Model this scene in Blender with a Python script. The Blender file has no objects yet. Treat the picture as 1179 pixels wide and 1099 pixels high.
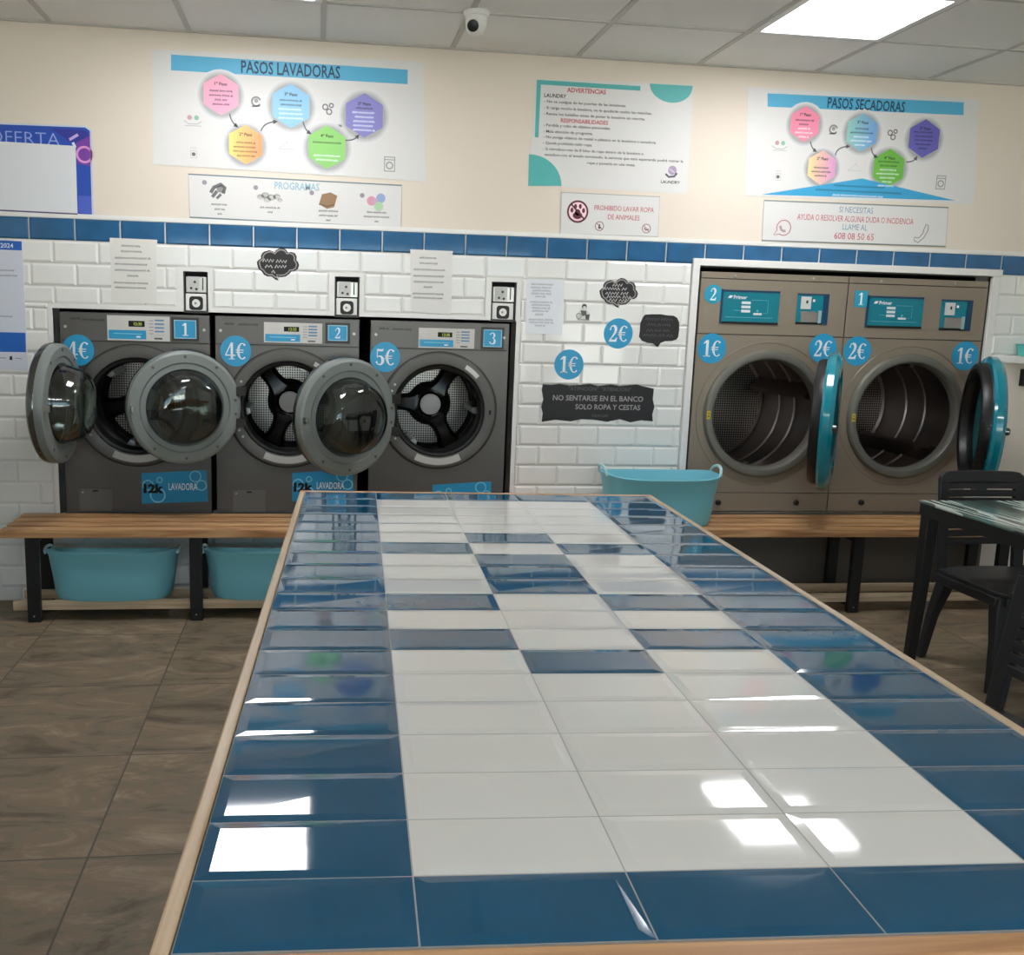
import bpy, bmesh, math, random
from mathutils import Vector, Matrix
random.seed(7)
PI = math.pi
SC = bpy.context.scene
COL = SC.collection

# ---------------------------------------------------------------- camera survey
# camera pose recovered from the 20 x 10 cm tile grids of the wall and the table
FPX, CX, CY = 1114.4, 507.8, 551.9
YAW, PITCH, ROLL = 0.1310, 0.1693, 0.0289
CAM = Vector((1.3036, -4.765, 1.4313))
def cam_axes():
    cy, sy, cp, sp = math.cos(YAW), math.sin(YAW), math.cos(PITCH), math.sin(PITCH)
    f = Vector((sy*cp, cy*cp, -sp)); r0 = Vector((cy, -sy, 0)); u0 = r0.cross(f)
    c, s = math.cos(ROLL), math.sin(ROLL)
    return r0*c + u0*s, -r0*s + u0*c, f
RX, UX, FX = cam_axes()
def W(u, v, Y=0.0):
    """point of the plane y = Y that the survey sees at (u, v)"""
    d = RX*((u-CX)/FPX) - UX*((v-CY)/FPX) + FX
    t = (Y - CAM.y)/d.y
    return CAM + d*t
def wx(u, v, Y=0.0): return W(u, v, Y).x
def wz(u, v, Y=0.0): return W(u, v, Y).z

# ---------------------------------------------------------------- materials
def lin(c):
    return tuple((x/255/12.92 if x/255 <= .04045 else ((x/255+.055)/1.055)**2.4) for x in c) + (1,)
MATS = {}
def mat(name, rgb=(200, 200, 200), rough=.5, metal=0.0, coat=0.0, spec=.5, noise=0.0, nscale=8.0, bump=0.0, stretch=(1, 1, 1)):
    if name in MATS: return MATS[name]
    m = bpy.data.materials.new(name); m.use_nodes = True
    nt = m.node_tree; b = nt.nodes['Principled BSDF']
    b.inputs['Base Color'].default_value = lin(rgb)
    b.inputs['Roughness'].default_value = rough; b.inputs['Metallic'].default_value = metal
    b.inputs['Coat Weight'].default_value = coat; b.inputs['Coat Roughness'].default_value = .04
    b.inputs['Specular IOR Level'].default_value = spec
    if noise or bump:
        tc = nt.nodes.new('ShaderNodeTexCoord'); mp = nt.nodes.new('ShaderNodeMapping')
        mp.inputs['Scale'].default_value = stretch
        nz = nt.nodes.new('ShaderNodeTexNoise'); nz.inputs['Scale'].default_value = nscale; nz.inputs['Detail'].default_value = 5
        nt.links.new(tc.outputs['Object'], mp.inputs['Vector']); nt.links.new(mp.outputs['Vector'], nz.inputs['Vector'])
        if noise:
            r = nt.nodes.new('ShaderNodeValToRGB')
            lo = tuple(max(0, x*(1-noise)) for x in rgb); hi = tuple(min(255, x*(1+noise)) for x in rgb)
            r.color_ramp.elements[0].position = .3; r.color_ramp.elements[1].position = .7
            r.color_ramp.elements[0].color = lin(lo); r.color_ramp.elements[1].color = lin(hi)
            nt.links.new(nz.outputs['Fac'], r.inputs['Fac']); nt.links.new(r.outputs['Color'], b.inputs['Base Color'])
        if bump:
            bp = nt.nodes.new('ShaderNodeBump'); bp.inputs['Strength'].default_value = bump; bp.inputs['Distance'].default_value = .01
            nt.links.new(nz.outputs['Fac'], bp.inputs['Height']); nt.links.new(bp.outputs['Normal'], b.inputs['Normal'])
    MATS[name] = m
    return m
def emis(name, rgb, strength):
    if name in MATS: return MATS[name]
    m = bpy.data.materials.new(name); m.use_nodes = True; nt = m.node_tree; nt.nodes.clear()
    e = nt.nodes.new('ShaderNodeEmission'); o = nt.nodes.new('ShaderNodeOutputMaterial')
    e.inputs['Color'].default_value = lin(rgb); e.inputs['Strength'].default_value = strength
    nt.links.new(e.outputs[0], o.inputs[0]); MATS[name] = m
    return m
def glass(name, tint=(225, 232, 230), rough=.02, base=.06, ior=1.5):
    if name in MATS: return MATS[name]
    m = bpy.data.materials.new(name); m.use_nodes = True; nt = m.node_tree; nt.nodes.clear()
    o = nt.nodes.new('ShaderNodeOutputMaterial'); mx = nt.nodes.new('ShaderNodeMixShader')
    t = nt.nodes.new('ShaderNodeBsdfTransparent'); g = nt.nodes.new('ShaderNodeBsdfGlossy')
    fr = nt.nodes.new('ShaderNodeFresnel'); fr.inputs['IOR'].default_value = ior
    ad = nt.nodes.new('ShaderNodeMath'); ad.operation = 'ADD'; ad.inputs[1].default_value = base; ad.use_clamp = True
    t.inputs['Color'].default_value = lin(tint); g.inputs['Roughness'].default_value = rough
    nt.links.new(fr.outputs[0], ad.inputs[0]); nt.links.new(ad.outputs[0], mx.inputs[0])
    nt.links.new(t.outputs[0], mx.inputs[1]); nt.links.new(g.outputs[0], mx.inputs[2]); nt.links.new(mx.outputs[0], o.inputs[0])
    MATS[name] = m
    return m
def wood(name, dark, light, axis='X', rough=.5, scale=1.0):
    if name in MATS: return MATS[name]
    m = bpy.data.materials.new(name); m.use_nodes = True; nt = m.node_tree; b = nt.nodes['Principled BSDF']
    tc = nt.nodes.new('ShaderNodeTexCoord'); mp = nt.nodes.new('ShaderNodeMapping')
    mp.inputs['Scale'].default_value = {'X': (1.2*scale, 22*scale, 22*scale), 'Y': (22*scale, 1.2*scale, 22*scale)}[axis]
    nz = nt.nodes.new('ShaderNodeTexNoise'); nz.inputs['Scale'].default_value = 1.6; nz.inputs['Detail'].default_value = 7
    nz.inputs['Distortion'].default_value = 1.2
    r = nt.nodes.new('ShaderNodeValToRGB')
    r.color_ramp.elements[0].position = .32; r.color_ramp.elements[1].position = .62
    r.color_ramp.elements[0].color = lin(dark); r.color_ramp.elements[1].color = lin(light)
    nt.links.new(tc.outputs['Object'], mp.inputs['Vector']); nt.links.new(mp.outputs['Vector'], nz.inputs['Vector'])
    nt.links.new(nz.outputs['Fac'], r.inputs['Fac']); nt.links.new(r.outputs['Color'], b.inputs['Base Color'])
    b.inputs['Roughness'].default_value = rough
    MATS[name] = m
    return m
def perforated(name, steel, hole, scale, metal=.9, rough=.3):
    """steel sheet with a regular grid of round holes"""
    if name in MATS: return MATS[name]
    m = bpy.data.materials.new(name); m.use_nodes = True; nt = m.node_tree; b = nt.nodes['Principled BSDF']
    tc = nt.nodes.new('ShaderNodeTexCoord'); mp = nt.nodes.new('ShaderNodeMapping'); mp.inputs['Scale'].default_value = (1, 0, 1); vo = nt.nodes.new('ShaderNodeTexVoronoi')
    vo.inputs['Scale'].default_value = scale; vo.inputs['Randomness'].default_value = 0.0
    r = nt.nodes.new('ShaderNodeValToRGB'); r.color_ramp.elements[0].position = .30; r.color_ramp.elements[1].position = .38
    r.color_ramp.elements[0].color = lin(hole); r.color_ramp.elements[1].color = lin(steel)
    nt.links.new(tc.outputs['Object'], mp.inputs['Vector']); nt.links.new(mp.outputs['Vector'], vo.inputs['Vector']); nt.links.new(vo.outputs['Distance'], r.inputs['Fac'])
    nt.links.new(r.outputs['Color'], b.inputs['Base Color'])
    b.inputs['Metallic'].default_value = metal; b.inputs['Roughness'].default_value = rough
    MATS[name] = m
    return m
def floor_mat():
    m = bpy.data.materials.new('slate_floor'); m.use_nodes = True; nt = m.node_tree; b = nt.nodes['Principled BSDF']
    L = nt.links.new
    tc = nt.nodes.new('ShaderNodeTexCoord'); mp = nt.nodes.new('ShaderNodeMapping')
    mp.inputs['Location'].default_value = (-.118+3, .535+12, 0)
    L(tc.outputs['Object'], mp.inputs['Vector'])
    br = nt.nodes.new('ShaderNodeTexBrick'); br.offset = 0; br.squash = 1
    br.inputs['Scale'].default_value = 1; br.inputs['Brick Width'].default_value = .6; br.inputs['Row Height'].default_value = .6
    br.inputs['Mortar Size'].default_value = .003; br.inputs['Mortar Smooth'].default_value = .1
    br.inputs['Color1'].default_value = (0, 0, 0, 1); br.inputs['Color2'].default_value = (1, 1, 1, 1); br.inputs['Mortar'].default_value = (.5, .5, .5, 1)
    L(mp.outputs['Vector'], br.inputs['Vector'])
    # each tile shows its own cut of the stone: shift the noise by the tile's random grey
    sc = nt.nodes.new('ShaderNodeVectorMath'); sc.operation = 'SCALE'; sc.inputs['Scale'].default_value = 9
    L(br.outputs['Color'], sc.inputs[0])
    ad = nt.nodes.new('ShaderNodeVectorMath'); ad.operation = 'ADD'
    L(tc.outputs['Object'], ad.inputs[0]); L(sc.outputs[0], ad.inputs[1])
    m2 = nt.nodes.new('ShaderNodeMapping'); m2.inputs['Scale'].default_value = (1.5, 3.6, 1); m2.inputs['Rotation'].default_value = (0, 0, .25)
    L(ad.outputs[0], m2.inputs['Vector'])
    n1 = nt.nodes.new('ShaderNodeTexNoise'); n1.inputs['Scale'].default_value = 1.7; n1.inputs['Detail'].default_value = 12
    n1.inputs['Roughness'].default_value = .68; n1.inputs['Distortion'].default_value = 1.5
    L(m2.outputs[0], n1.inputs['Vector'])
    r = nt.nodes.new('ShaderNodeValToRGB'); e = r.color_ramp.elements
    e[0].position = .28; e[0].color = lin((74, 61, 49)); e[1].position = .74; e[1].color = lin((172, 154, 130))
    for ps, c in ((.40, (106, 90, 72)), (.47, (120, 111, 91)), (.52, (127, 108, 87)), (.60, (143, 125, 103))):
        q = e.new(ps); q.color = lin(c)
    L(n1.outputs['Fac'], r.inputs['Fac'])
    mx = nt.nodes.new('ShaderNodeMix'); mx.data_type = 'RGBA'; mx.inputs['B'].default_value = lin((84, 74, 63))
    L(br.outputs['Fac'], mx.inputs['Factor']); L(r.outputs['Color'], mx.inputs['A']); L(mx.outputs['Result'], b.inputs['Base Color'])
    bp = nt.nodes.new('ShaderNodeBump'); bp.inputs['Strength'].default_value = .25; bp.inputs['Distance'].default_value = .01
    L(n1.outputs['Fac'], bp.inputs['Height']); L(bp.outputs['Normal'], b.inputs['Normal'])
    b.inputs['Roughness'].default_value = .55
    return m

M_CREAM = mat('cream_paint', (228, 216, 202), .8, bump=.03, nscale=60)
M_TILE_W = mat('white_glazed_tile', (236, 235, 231), .05, spec=.42)
M_TILE_B = mat('blue_glazed_tile', (44, 98, 142), .06, coat=.5, noise=.07, nscale=9)
M_TILE_T = mat('blue_table_tile', (20, 88, 124), .05, coat=.1, noise=.05, nscale=9)
M_GROUT = mat('pale_grout', (226, 225, 221), .8)
M_WHITE = mat('white_gloss', (232, 230, 226), .35)
M_PLAIN = mat('white_matt', (222, 221, 218), .75)
M_WALL2 = mat('white_wall_paint', (238, 235, 229), .8)
M_CEIL = mat('ceiling_board', (238, 236, 232), .9, bump=.05, nscale=150)
M_TBAR = mat('ceiling_grid', (198, 195, 190), .6)
M_BLACK = mat('black_paint', (16, 16, 17), .45)
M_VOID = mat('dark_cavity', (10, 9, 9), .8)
M_RUBBER = mat('black_rubber', (18, 17, 17), .4)
M_DARK = mat('anthracite_steel', (96, 93, 90), .36, .5, noise=.03, nscale=3)
M_DARK2 = mat('anthracite_trim', (58, 56, 55), .4, .4)
M_RING = mat('grey_plastic', (92, 90, 86), .4, .25)
M_DOORG = mat('pale_grey_plastic', (132, 138, 135), .4, .1)
M_CHROME = mat('chrome', (210, 210, 212), .12, 1.0)
M_CHROME2 = mat('dark_chrome', (120, 122, 122), .14, 1.0)
M_STEEL = mat('brushed_steel', (175, 172, 168), .3, 1.0)
M_DRYER = mat('taupe_steel', (146, 134, 119), .42, .35, noise=.03, nscale=2)
M_DRYER2 = mat('taupe_seam', (40, 36, 32), .6)
M_DRING = mat('dryer_ring', (120, 118, 110), .45, .35)
M_TEAL = mat('teal_plastic', (0, 128, 146), .16, coat=.6)
M_TEALS = mat('teal_screen', (4, 122, 140), .25)
M_TEALD = mat('dark_teal', (10, 60, 92), .3)
M_STICK = mat('blue_sticker', (30, 152, 200), .35)
M_STICKW = mat('sticker_white', (232, 240, 244), .4)
M_PAPER = mat('paper', (221, 219, 217), .55)
M_PAPER2 = mat('laminated_paper', (224, 226, 232), .18)
M_INK = mat('ink_black', (40, 40, 44), .6)
M_GREYINK = mat('ink_grey', (120, 122, 128), .6)
M_SKYB = mat('banner_blue', (86, 176, 214), .5)
M_NAVY = mat('title_navy', (28, 62, 92), .5)
M_TURQ = mat('print_turquoise', (82, 178, 176), .5)
M_REDT = mat('ink_red', (190, 70, 90), .6)
M_MAROON = mat('ink_maroon', (96, 34, 48), .6)
M_TEALT = mat('ink_tealgrey', (110, 150, 165), .6)
M_CHALK = mat('chalk', (196, 192, 192), .7)
M_CHALK2 = mat('chalk_worn', (158, 155, 155), .7)
M_CHALKD = mat('chalk_dim', (88, 87, 90), .7)
M_BOARD = mat('blackboard_vinyl', (30, 28, 30), .5)
M_GOLDW = wood('pine_bench', (160, 110, 68), (218, 172, 122), 'X', .45)
M_RAILW = wood('pale_pine', (186, 160, 128), (214, 192, 160), 'X', .55)
M_EDGEX = wood('oak_edge_cross', (176, 122, 78), (214, 166, 118), 'X', .4)
M_EDGEY = wood('oak_edge', (192, 160, 124), (218, 192, 158), 'Y', .4)
M_BASKET = mat('turquoise_plastic', (124, 198, 214), .42)
M_BASKETR = mat('turquoise_rim', (176, 216, 216), .35)
M_CHAIR = mat('charcoal_plastic', (34, 34, 37), .42)
M_CHROMD = mat('dark_steel_drum', (140, 126, 120), .28, .95)
M_GLASS = glass('door_glass', (214, 222, 219), .02, .05)
M_GLASSD = glass('dryer_glass', (226, 238, 237), .02, .02, 1.14)
M_PERF = perforated('perforated_steel', (168, 164, 160), (16, 16, 16), 80, .8)
M_PERFD = perforated('perforated_dryer_steel', (176, 168, 162), (14, 12, 12), 70, .9, .35)
M_FLOOR = floor_mat()
M_LED = emis('led_diffuser', (251, 252, 255), 14.5)
M_LCD = emis('lcd_digits', (170, 190, 90), .6)

# ---------------------------------------------------------------- mesh building
def tag(o, label=None, cat=None, group=None, kind=None):
    if label: o['label'] = label
    if cat: o['category'] = cat
    if group: o['group'] = group
    if kind: o['kind'] = kind
    return o
def thing(name, loc, label, cat, group=None, rz=0.0):
    o = bpy.data.objects.new(name, None); COL.objects.link(o); o.location = loc; o.rotation_euler = (0, 0, rz)
    o.empty_display_size = .1
    return tag(o, label, cat, group)
class MB:
    def __init__(s): s.v, s.f, s.m, s.mats = [], [], [], []
    def mi(s, m):
        if m not in s.mats: s.mats.append(m)
        return s.mats.index(m)
    def add(s, vs, fs, m, xf=None):
        k = len(s.v); i = s.mi(m)
        if xf is not None: vs = [xf @ Vector(q) for q in vs]
        s.v += [tuple(q) for q in vs]
        for f in fs: s.f.append(tuple(k+j for j in f)); s.m.append(i)
        return s
    def box(s, x0, x1, y0, y1, z0, z1, m, xf=None):
        vs = [(x, y, z) for z in (z0, z1) for y in (y0, y1) for x in (x0, x1)]
        return s.add(vs, [(0, 2, 3, 1), (4, 5, 7, 6), (0, 1, 5, 4), (2, 6, 7, 3), (0, 4, 6, 2), (1, 3, 7, 5)], m, xf)
    def prism(s, pts, y0, y1, m, xf=None):
        """outline in (x, z) pulled from y0 to y1"""
        n = len(pts)
        vs = [(x, y0, z) for x, z in pts] + [(x, y1, z) for x, z in pts]
        fs = [tuple(range(n)), tuple(range(2*n-1, n-1, -1))] + [(i, (i+1) % n, n+(i+1) % n, n+i) for i in range(n)]
        return s.add(vs, fs, m, xf)
    def slab(s, pts, z0, z1, m, xf=None):
        """outline in (x, y) pulled from z0 to z1"""
        n = len(pts)
        vs = [(x, y, z0) for x, y in pts] + [(x, y, z1) for x, y in pts]
        fs = [tuple(range(n-1, -1, -1)), tuple(range(n, 2*n))] + [(i, (i+1) % n, n+(i+1) % n, n+i) for i in range(n)]
        return s.add(vs, fs, m, xf)
    def lathe(s, prof, cx, cz, m, n=64, a0=0.0, a1=2*PI, xf=None):
        """profile (radius, y) turned about the y axis through (cx, cz)"""
        full = abs(a1-a0-2*PI) < 1e-6
        k = n if full else n+1
        vs, fs = [], []
        for r, y in prof:
            for i in range(k):
                a = a0 + (a1-a0)*i/n
                vs.append((cx+r*math.cos(a), y, cz+r*math.sin(a)))
        for j in range(len(prof)-1):
            for i in range(n):
                i2 = (i+1) % k
                fs.append((j*k+i, j*k+i2, (j+1)*k+i2, (j+1)*k+i))
        return s.add(vs, fs, m, xf)
    def lathez(s, prof, cx, cy, m, n=32):
        """profile (radius, z) turned about a vertical axis"""
        vs = [(cx+r*math.cos(2*PI*i/n), cy+r*math.sin(2*PI*i/n), z) for r, z in prof for i in range(n)]
        fs = [(j*n+i, j*n+(i+1) % n, (j+1)*n+(i+1) % n, (j+1)*n+i) for j in range(len(prof)-1) for i in range(n)]
        return s.add(vs, fs, m)
    def tube(s, pts, r, m, n=10, caps=True, closed=False):
        pts = [Vector(q) for q in pts]; rs = r if isinstance(r, (list, tuple)) else [r]*len(pts)
        N = len(pts); up = None; vs, fs = [], []
        for i, q in enumerate(pts):
            a = pts[i-1] if (i or closed) else q; b = pts[(i+1) % N] if (i < N-1 or closed) else q
            t = (b-a).normalized()
            if up is None:
                up = Vector((0, 0, 1)) if abs(t.z) < .9 else Vector((1, 0, 0))
            up = (up - t*up.dot(t)).normalized(); sd = t.cross(up)
            for k in range(n):
                an = 2*PI*k/n
                vs.append(q + (up*math.cos(an) + sd*math.sin(an))*rs[i])
        for i in range(N if closed else N-1):
            j = (i+1) % N
            for k in range(n): fs.append((i*n+k, i*n+(k+1) % n, j*n+(k+1) % n, j*n+k))
        if caps and not closed: fs += [tuple(range(n-1, -1, -1)), tuple(range((N-1)*n, N*n))]
        return s.add(vs, fs, m)
    def loft(s, rings, m, cap0=True, cap1=True, xf=None):
        n = len(rings[0]); vs = [q for r in rings for q in r]; fs = []
        for j in range(len(rings)-1):
            for i in range(n): fs.append((j*n+i, j*n+(i+1) % n, (j+1)*n+(i+1) % n, (j+1)*n+i))
        if cap0: fs.append(tuple(range(n-1, -1, -1)))
        if cap1: fs.append(tuple(range((len(rings)-1)*n, len(rings)*n)))
        return s.add(vs, fs, m, xf)
    def build(s, name, parent=None, loc=(0, 0, 0), smooth=True, bevel=0.0, rot=(0, 0, 0), fix=True, ang=32):
        me = bpy.data.meshes.new(name); me.from_pydata(s.v, [], s.f)
        for m in s.mats: me.materials.append(m)
        me.polygons.foreach_set('material_index', s.m)
        if fix:
            bm = bmesh.new(); bm.from_mesh(me); bmesh.ops.recalc_face_normals(bm, faces=bm.faces); bm.to_mesh(me); bm.free()
        if smooth:
            me.polygons.foreach_set('use_smooth', [True]*len(me.polygons)); me.set_sharp_from_angle(angle=math.radians(ang))
        me.update()
        o = bpy.data.objects.new(name, me); COL.objects.link(o); o.location = loc; o.rotation_euler = rot
        if parent is not None: o.parent = parent
        if bevel:
            b = o.modifiers.new('bevel', 'BEVEL'); b.width = bevel; b.segments = 2; b.limit_method = 'ANGLE'; b.angle_limit = math.radians(40)
        return o

# ---------------------------------------------------------------- lettering
TXT = {}
def text_shape(body, bold):
    key = (body, bold)
    if key not in TXT:
        cu = bpy.data.curves.new('lettering', 'FONT'); cu.body = body; cu.size = 1; cu.resolution_u = 2; cu.offset = bold
        ob = bpy.data.objects.new('lettering', cu); COL.objects.link(ob)
        bpy.context.view_layer.update()
        dg = bpy.context.evaluated_depsgraph_get()
        me = bpy.data.meshes.new_from_object(ob.evaluated_get(dg))
        TXT[key] = ([tuple(v.co) for v in me.vertices], [tuple(p.vertices) for p in me.polygons])
        bpy.data.objects.remove(ob); bpy.data.curves.remove(cu); bpy.data.meshes.remove(me)
    return TXT[key]
def arc(cx, cz, rx, rz, a0, a1, n=10):
    return [(cx+rx*math.cos(math.radians(a0+(a1-a0)*i/n)), cz+rz*math.sin(math.radians(a0+(a1-a0)*i/n))) for i in range(n+1)]
def lerp(a, b, n): return [a+(b-a)*i/n for i in range(n+1)]
# fat-and-thin numerals: (kind, points, widths)
GLY = {
 '1': (.52, [('p', [(.2, 0), (.2, 1), (.36, 1), (.36, 0)]), ('p', [(.06, 0), (.06, .06), (.5, .06), (.5, 0)]), ('p', [(.2, 1), (.2, .84), (.04, .76), (.04, .82)])]),
 '2': (.56, [('r', [(.10, .70)] + arc(.27, .74, .17, .22, 175, 0, 8) + [(.40, .55), (.2, .25), (.06, .06)], [.10, .05, .04, .05, .06, .08, .12, .14, .15, .14, .11, .06, .05]),
             ('p', [(.03, 0), (.03, .05), (.2, .13), (.38, .12), (.5, .26), (.54, .26), (.5, 0)])]),
 '3': (.54, [('r', arc(.24, .75, .18, .21, 165, -80, 10), [.10, .05, .05, .05, .06, .09, .12, .13, .11, .06, .04]),
             ('r', arc(.24, .27, .22, .25, 85, -165, 10), [.04, .06, .10, .14, .15, .14, .09, .06, .05, .06, .11])]),
 '4': (.60, [('p', [(.32, 0), (.32, 1), (.46, 1), (.46, 0)]), ('p', [(.22, 0), (.22, .05), (.56, .05), (.56, 0)]), ('p', [(.0, .22), (.0, .29), (.6, .29), (.6, .22)]),
             ('r', [(.02, .27), (.36, .97)], [.05, .06])]),
 '5': (.54, [('p', [(.08, .52), (.08, 1), (.13, 1), (.13, .52)]), ('p', [(.08, .86), (.08, 1), (.4, .97), (.47, 1.02), (.47, .88), (.38, .85)]),
             ('r', arc(.25, .30, .20, .26, 140, -165, 12), [.04, .05, .06, .09, .13, .15, .15, .13, .09, .06, .05, .06, .11])]),
 '\u20ac': (.62, [('r', arc(.38, .5, .24, .46, 48, 312, 14), [.12, .06, .05, .05, .07, .10, .13, .14, .13, .10, .07, .05, .05, .06, .08]),
             ('p', [(.0, .54), (.0, .59), (.46, .59), (.46, .54)]), ('p', [(.0, .41), (.0, .46), (.44, .46), (.44, .41)])]),
}
class Dec(MB):
    """a printed sheet: base outline with real thickness, print laid on its face"""
    def __init__(s, ox, oz, y=0.0): super().__init__(); s.ox, s.oz, s.yf, s.y0 = ox, oz, 0.0, y
    def p(s, u, v):
        q = W(u, v, s.y0); return (q.x-s.ox, q.z-s.oz)
    def base(s, pts, m, t=.0012):
        s.prism(pts, -t, 0, m); s.yf = -t; return s
    def flat(s, pts, m, L=1):
        y = s.yf-.0003*L
        return s.add([(x, y, z) for x, z in pts], [tuple(range(len(pts)))], m)
    def rect(s, x0, z0, x1, z1, m, L=1): return s.flat([(x0, z0), (x1, z0), (x1, z1), (x0, z1)], m, L)
    def disc(s, cx, cz, r, m, L=1, n=24, rz=None): return s.flat([(cx+r*math.cos(2*PI*i/n), cz+(rz or r)*math.sin(2*PI*i/n)) for i in range(n)], m, L)
    def rib(s, pts, w, m, L=1, closed=False):
        n = len(pts); ws = list(w) if isinstance(w, (list, tuple)) else [w]*n
        while len(ws) < n: ws.append(ws[-1])
        y = s.yf-.0003*L; vs = []
        for i in range(n):
            a = pts[i-1] if (i or closed) else pts[i]; b = pts[(i+1) % n] if (i < n-1 or closed) else pts[i]
            dx, dz = b[0]-a[0], b[1]-a[1]; l = math.hypot(dx, dz) or 1
            nx, nz = -dz/l*ws[i]/2, dx/l*ws[i]/2
            vs += [(pts[i][0]+nx, y, pts[i][1]+nz), (pts[i][0]-nx, y, pts[i][1]-nz)]
        fs = [(2*i, 2*i+1, 2*((i+1) % n)+1, 2*((i+1) % n)) for i in range(n if closed else n-1)]
        return s.add(vs, fs, m)
    def ring(s, cx, cz, r, w, m, L=1, n=28): return s.rib([(cx+r*math.cos(2*PI*i/n), cz+r*math.sin(2*PI*i/n)) for i in range(n)], w, m, L, True)
    def frame(s, x0, z0, x1, z1, w, m, L=1):
        for a in ((x0, z0, x1, z0+w), (x0, z1-w, x1, z1), (x0, z0, x0+w, z1), (x1-w, z0, x1, z1)): s.rect(*a, m, L)
        return s
    def text(s, body, cx, cz, h, m, align='C', bold=.0, wid=None, L=2):
        """capital height h, centred on (cx, cz) or starting at cx; wid squeezes it to that width"""
        vs, fs = text_shape(body, bold)
        if not vs: return s
        x0 = min(q[0] for q in vs); x1 = max(q[0] for q in vs)
        sz = h/.70; sx = sz if wid is None else wid/(x1-x0)
        off = cx-(x0+x1)/2*sx if align == 'C' else cx-x0*sx
        y = s.yf-.0003*L
        return s.add([(off+q[0]*sx, y, cz-h/2+q[1]*sz) for q in vs], fs, m)
    def glyph(s, body, cx, cz, h, m, L=2, wid=1.0):
        tot = sum(GLY[c][0] for c in body)*h*wid + .02*h*(len(body)-1); x = cx-tot/2
        for c in body:
            w, el = GLY[c]
            for e in el:
                pts = [(x+q[0]*h*wid, cz-h/2+q[1]*h) for q in e[1]]
                if e[0] == 'p': s.flat(pts, m, L)
                else: s.rib(pts, [k*h*1.18 for k in e[2]], m, L)
            x += (w*wid+.02)*h
        return s
    def scrib(s, cx, cz, w, h, m, L=2, seed=0, thick=None):
        """a line of lettering too small to read: broken up-and-down strokes"""
        rn = random.Random(seed*131+int(abs(cx*977)+abs(cz*1313)*7)); x = cx-w/2; t = thick or h*.34
        while x < cx+w/2-h*.4:
            ln = min(h*rn.uniform(1.6, 4.6), cx+w/2-x); k = max(2, int(ln/(h*.36)))
            pts = [(x+ln*i/k, cz+h*(.42 if i % 2 else -.42)*rn.uniform(.55, 1)) for i in range(k+1)]
            s.rib(pts, t, m, L); x += ln+h*.6
        return s
    def scribs(s, cx, cz, ws, pitch, h, m, L=2, seed=0):
        for i, w in enumerate(ws): s.scrib(cx, cz-i*pitch, w, h, m, L, seed+i)
        return s
    def put(s, name, parent=None):
        loc = (s.ox, s.y0, s.oz)
        if parent is not None: loc = tuple(Vector(loc)-parent.location)
        return s.build(name, parent, loc, smooth=False, fix=False)

# ================================================================ the room
CEIL = 2.657
XL, XR, YF = -1.69, 6.13, -8.4
BT, BB = 1.816, 1.714            # blue band
TILE_Y = -.008
WASH = (.086, 2.283, .425, 1.408)      # openings x0 x1 z0 z1
DRY = (3.203, 4.800, .445, 1.706)
COINS = []
for (u0, v0, u1, v1) in ((211, 312, 240, 362), (385.5, 318, 413.5, 368), (566, 324, 593, 373)):
    a, b = W(u0, v0), W(u1, v1); COINS.append((a.x, b.x, 1.40, a.z))
RIGHT = (4.945, XR, -.01, 1.262)
HOLES = [WASH, DRY] + COINS
def cut(rect, holes, tol=0.0):
    out = [rect]
    for hx0, hx1, hz0, hz1 in holes:
        nx = []
        for x0, x1, z0, z1 in out:
            if hx1 <= x0+tol or hx0 >= x1-tol or hz1 <= z0+tol or hz0 >= z1-tol: nx.append((x0, x1, z0, z1)); continue
            if hz0 > z0: nx.append((x0, x1, z0, hz0))
            if hz1 < z1: nx.append((x0, x1, hz1, z1))
            a, b = max(z0, hz0), min(z1, hz1)
            if hx0 > x0: nx.append((x0, hx0, a, b))
            if hx1 < x1: nx.append((hx1, x1, a, b))
        out = nx
    return out
def tile(mb, x0, x1, z0, z1, m, bev=.011, y=TILE_Y):
    if x1-x0 < .012 or z1-z0 < .012: 
        return
    b = min(bev, (x1-x0)*.3, (z1-z0)*.3); yb = y+.0042
    o = [(x0, yb, z0), (x1, yb, z0), (x1, yb, z1), (x0, yb, z1)]
    i = [(x0+b, y, z0+b), (x1-b, y, z0+b), (x1-b, y, z1-b), (x0+b, y, z1-b)]
    mb.add(o+i, [(4, 5, 6, 7), (0, 1, 5, 4), (1, 2, 6, 5), (2, 3, 7, 6), (3, 0, 4, 7)], m)
mb = MB()
for r in cut((XL, XR, BT, CEIL), []): mb.box(r[0], r[1], 0, .12, r[2], r[3], M_CREAM)
for r in cut((XL, XR, 0, BT), HOLES+[RIGHT]): mb.box(r[0], r[1], 0, .12, r[2], r[3], M_GROUT)
mb.box(RIGHT[0], RIGHT[1], 0, .12, 0, RIGHT[3], M_CREAM)
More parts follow.
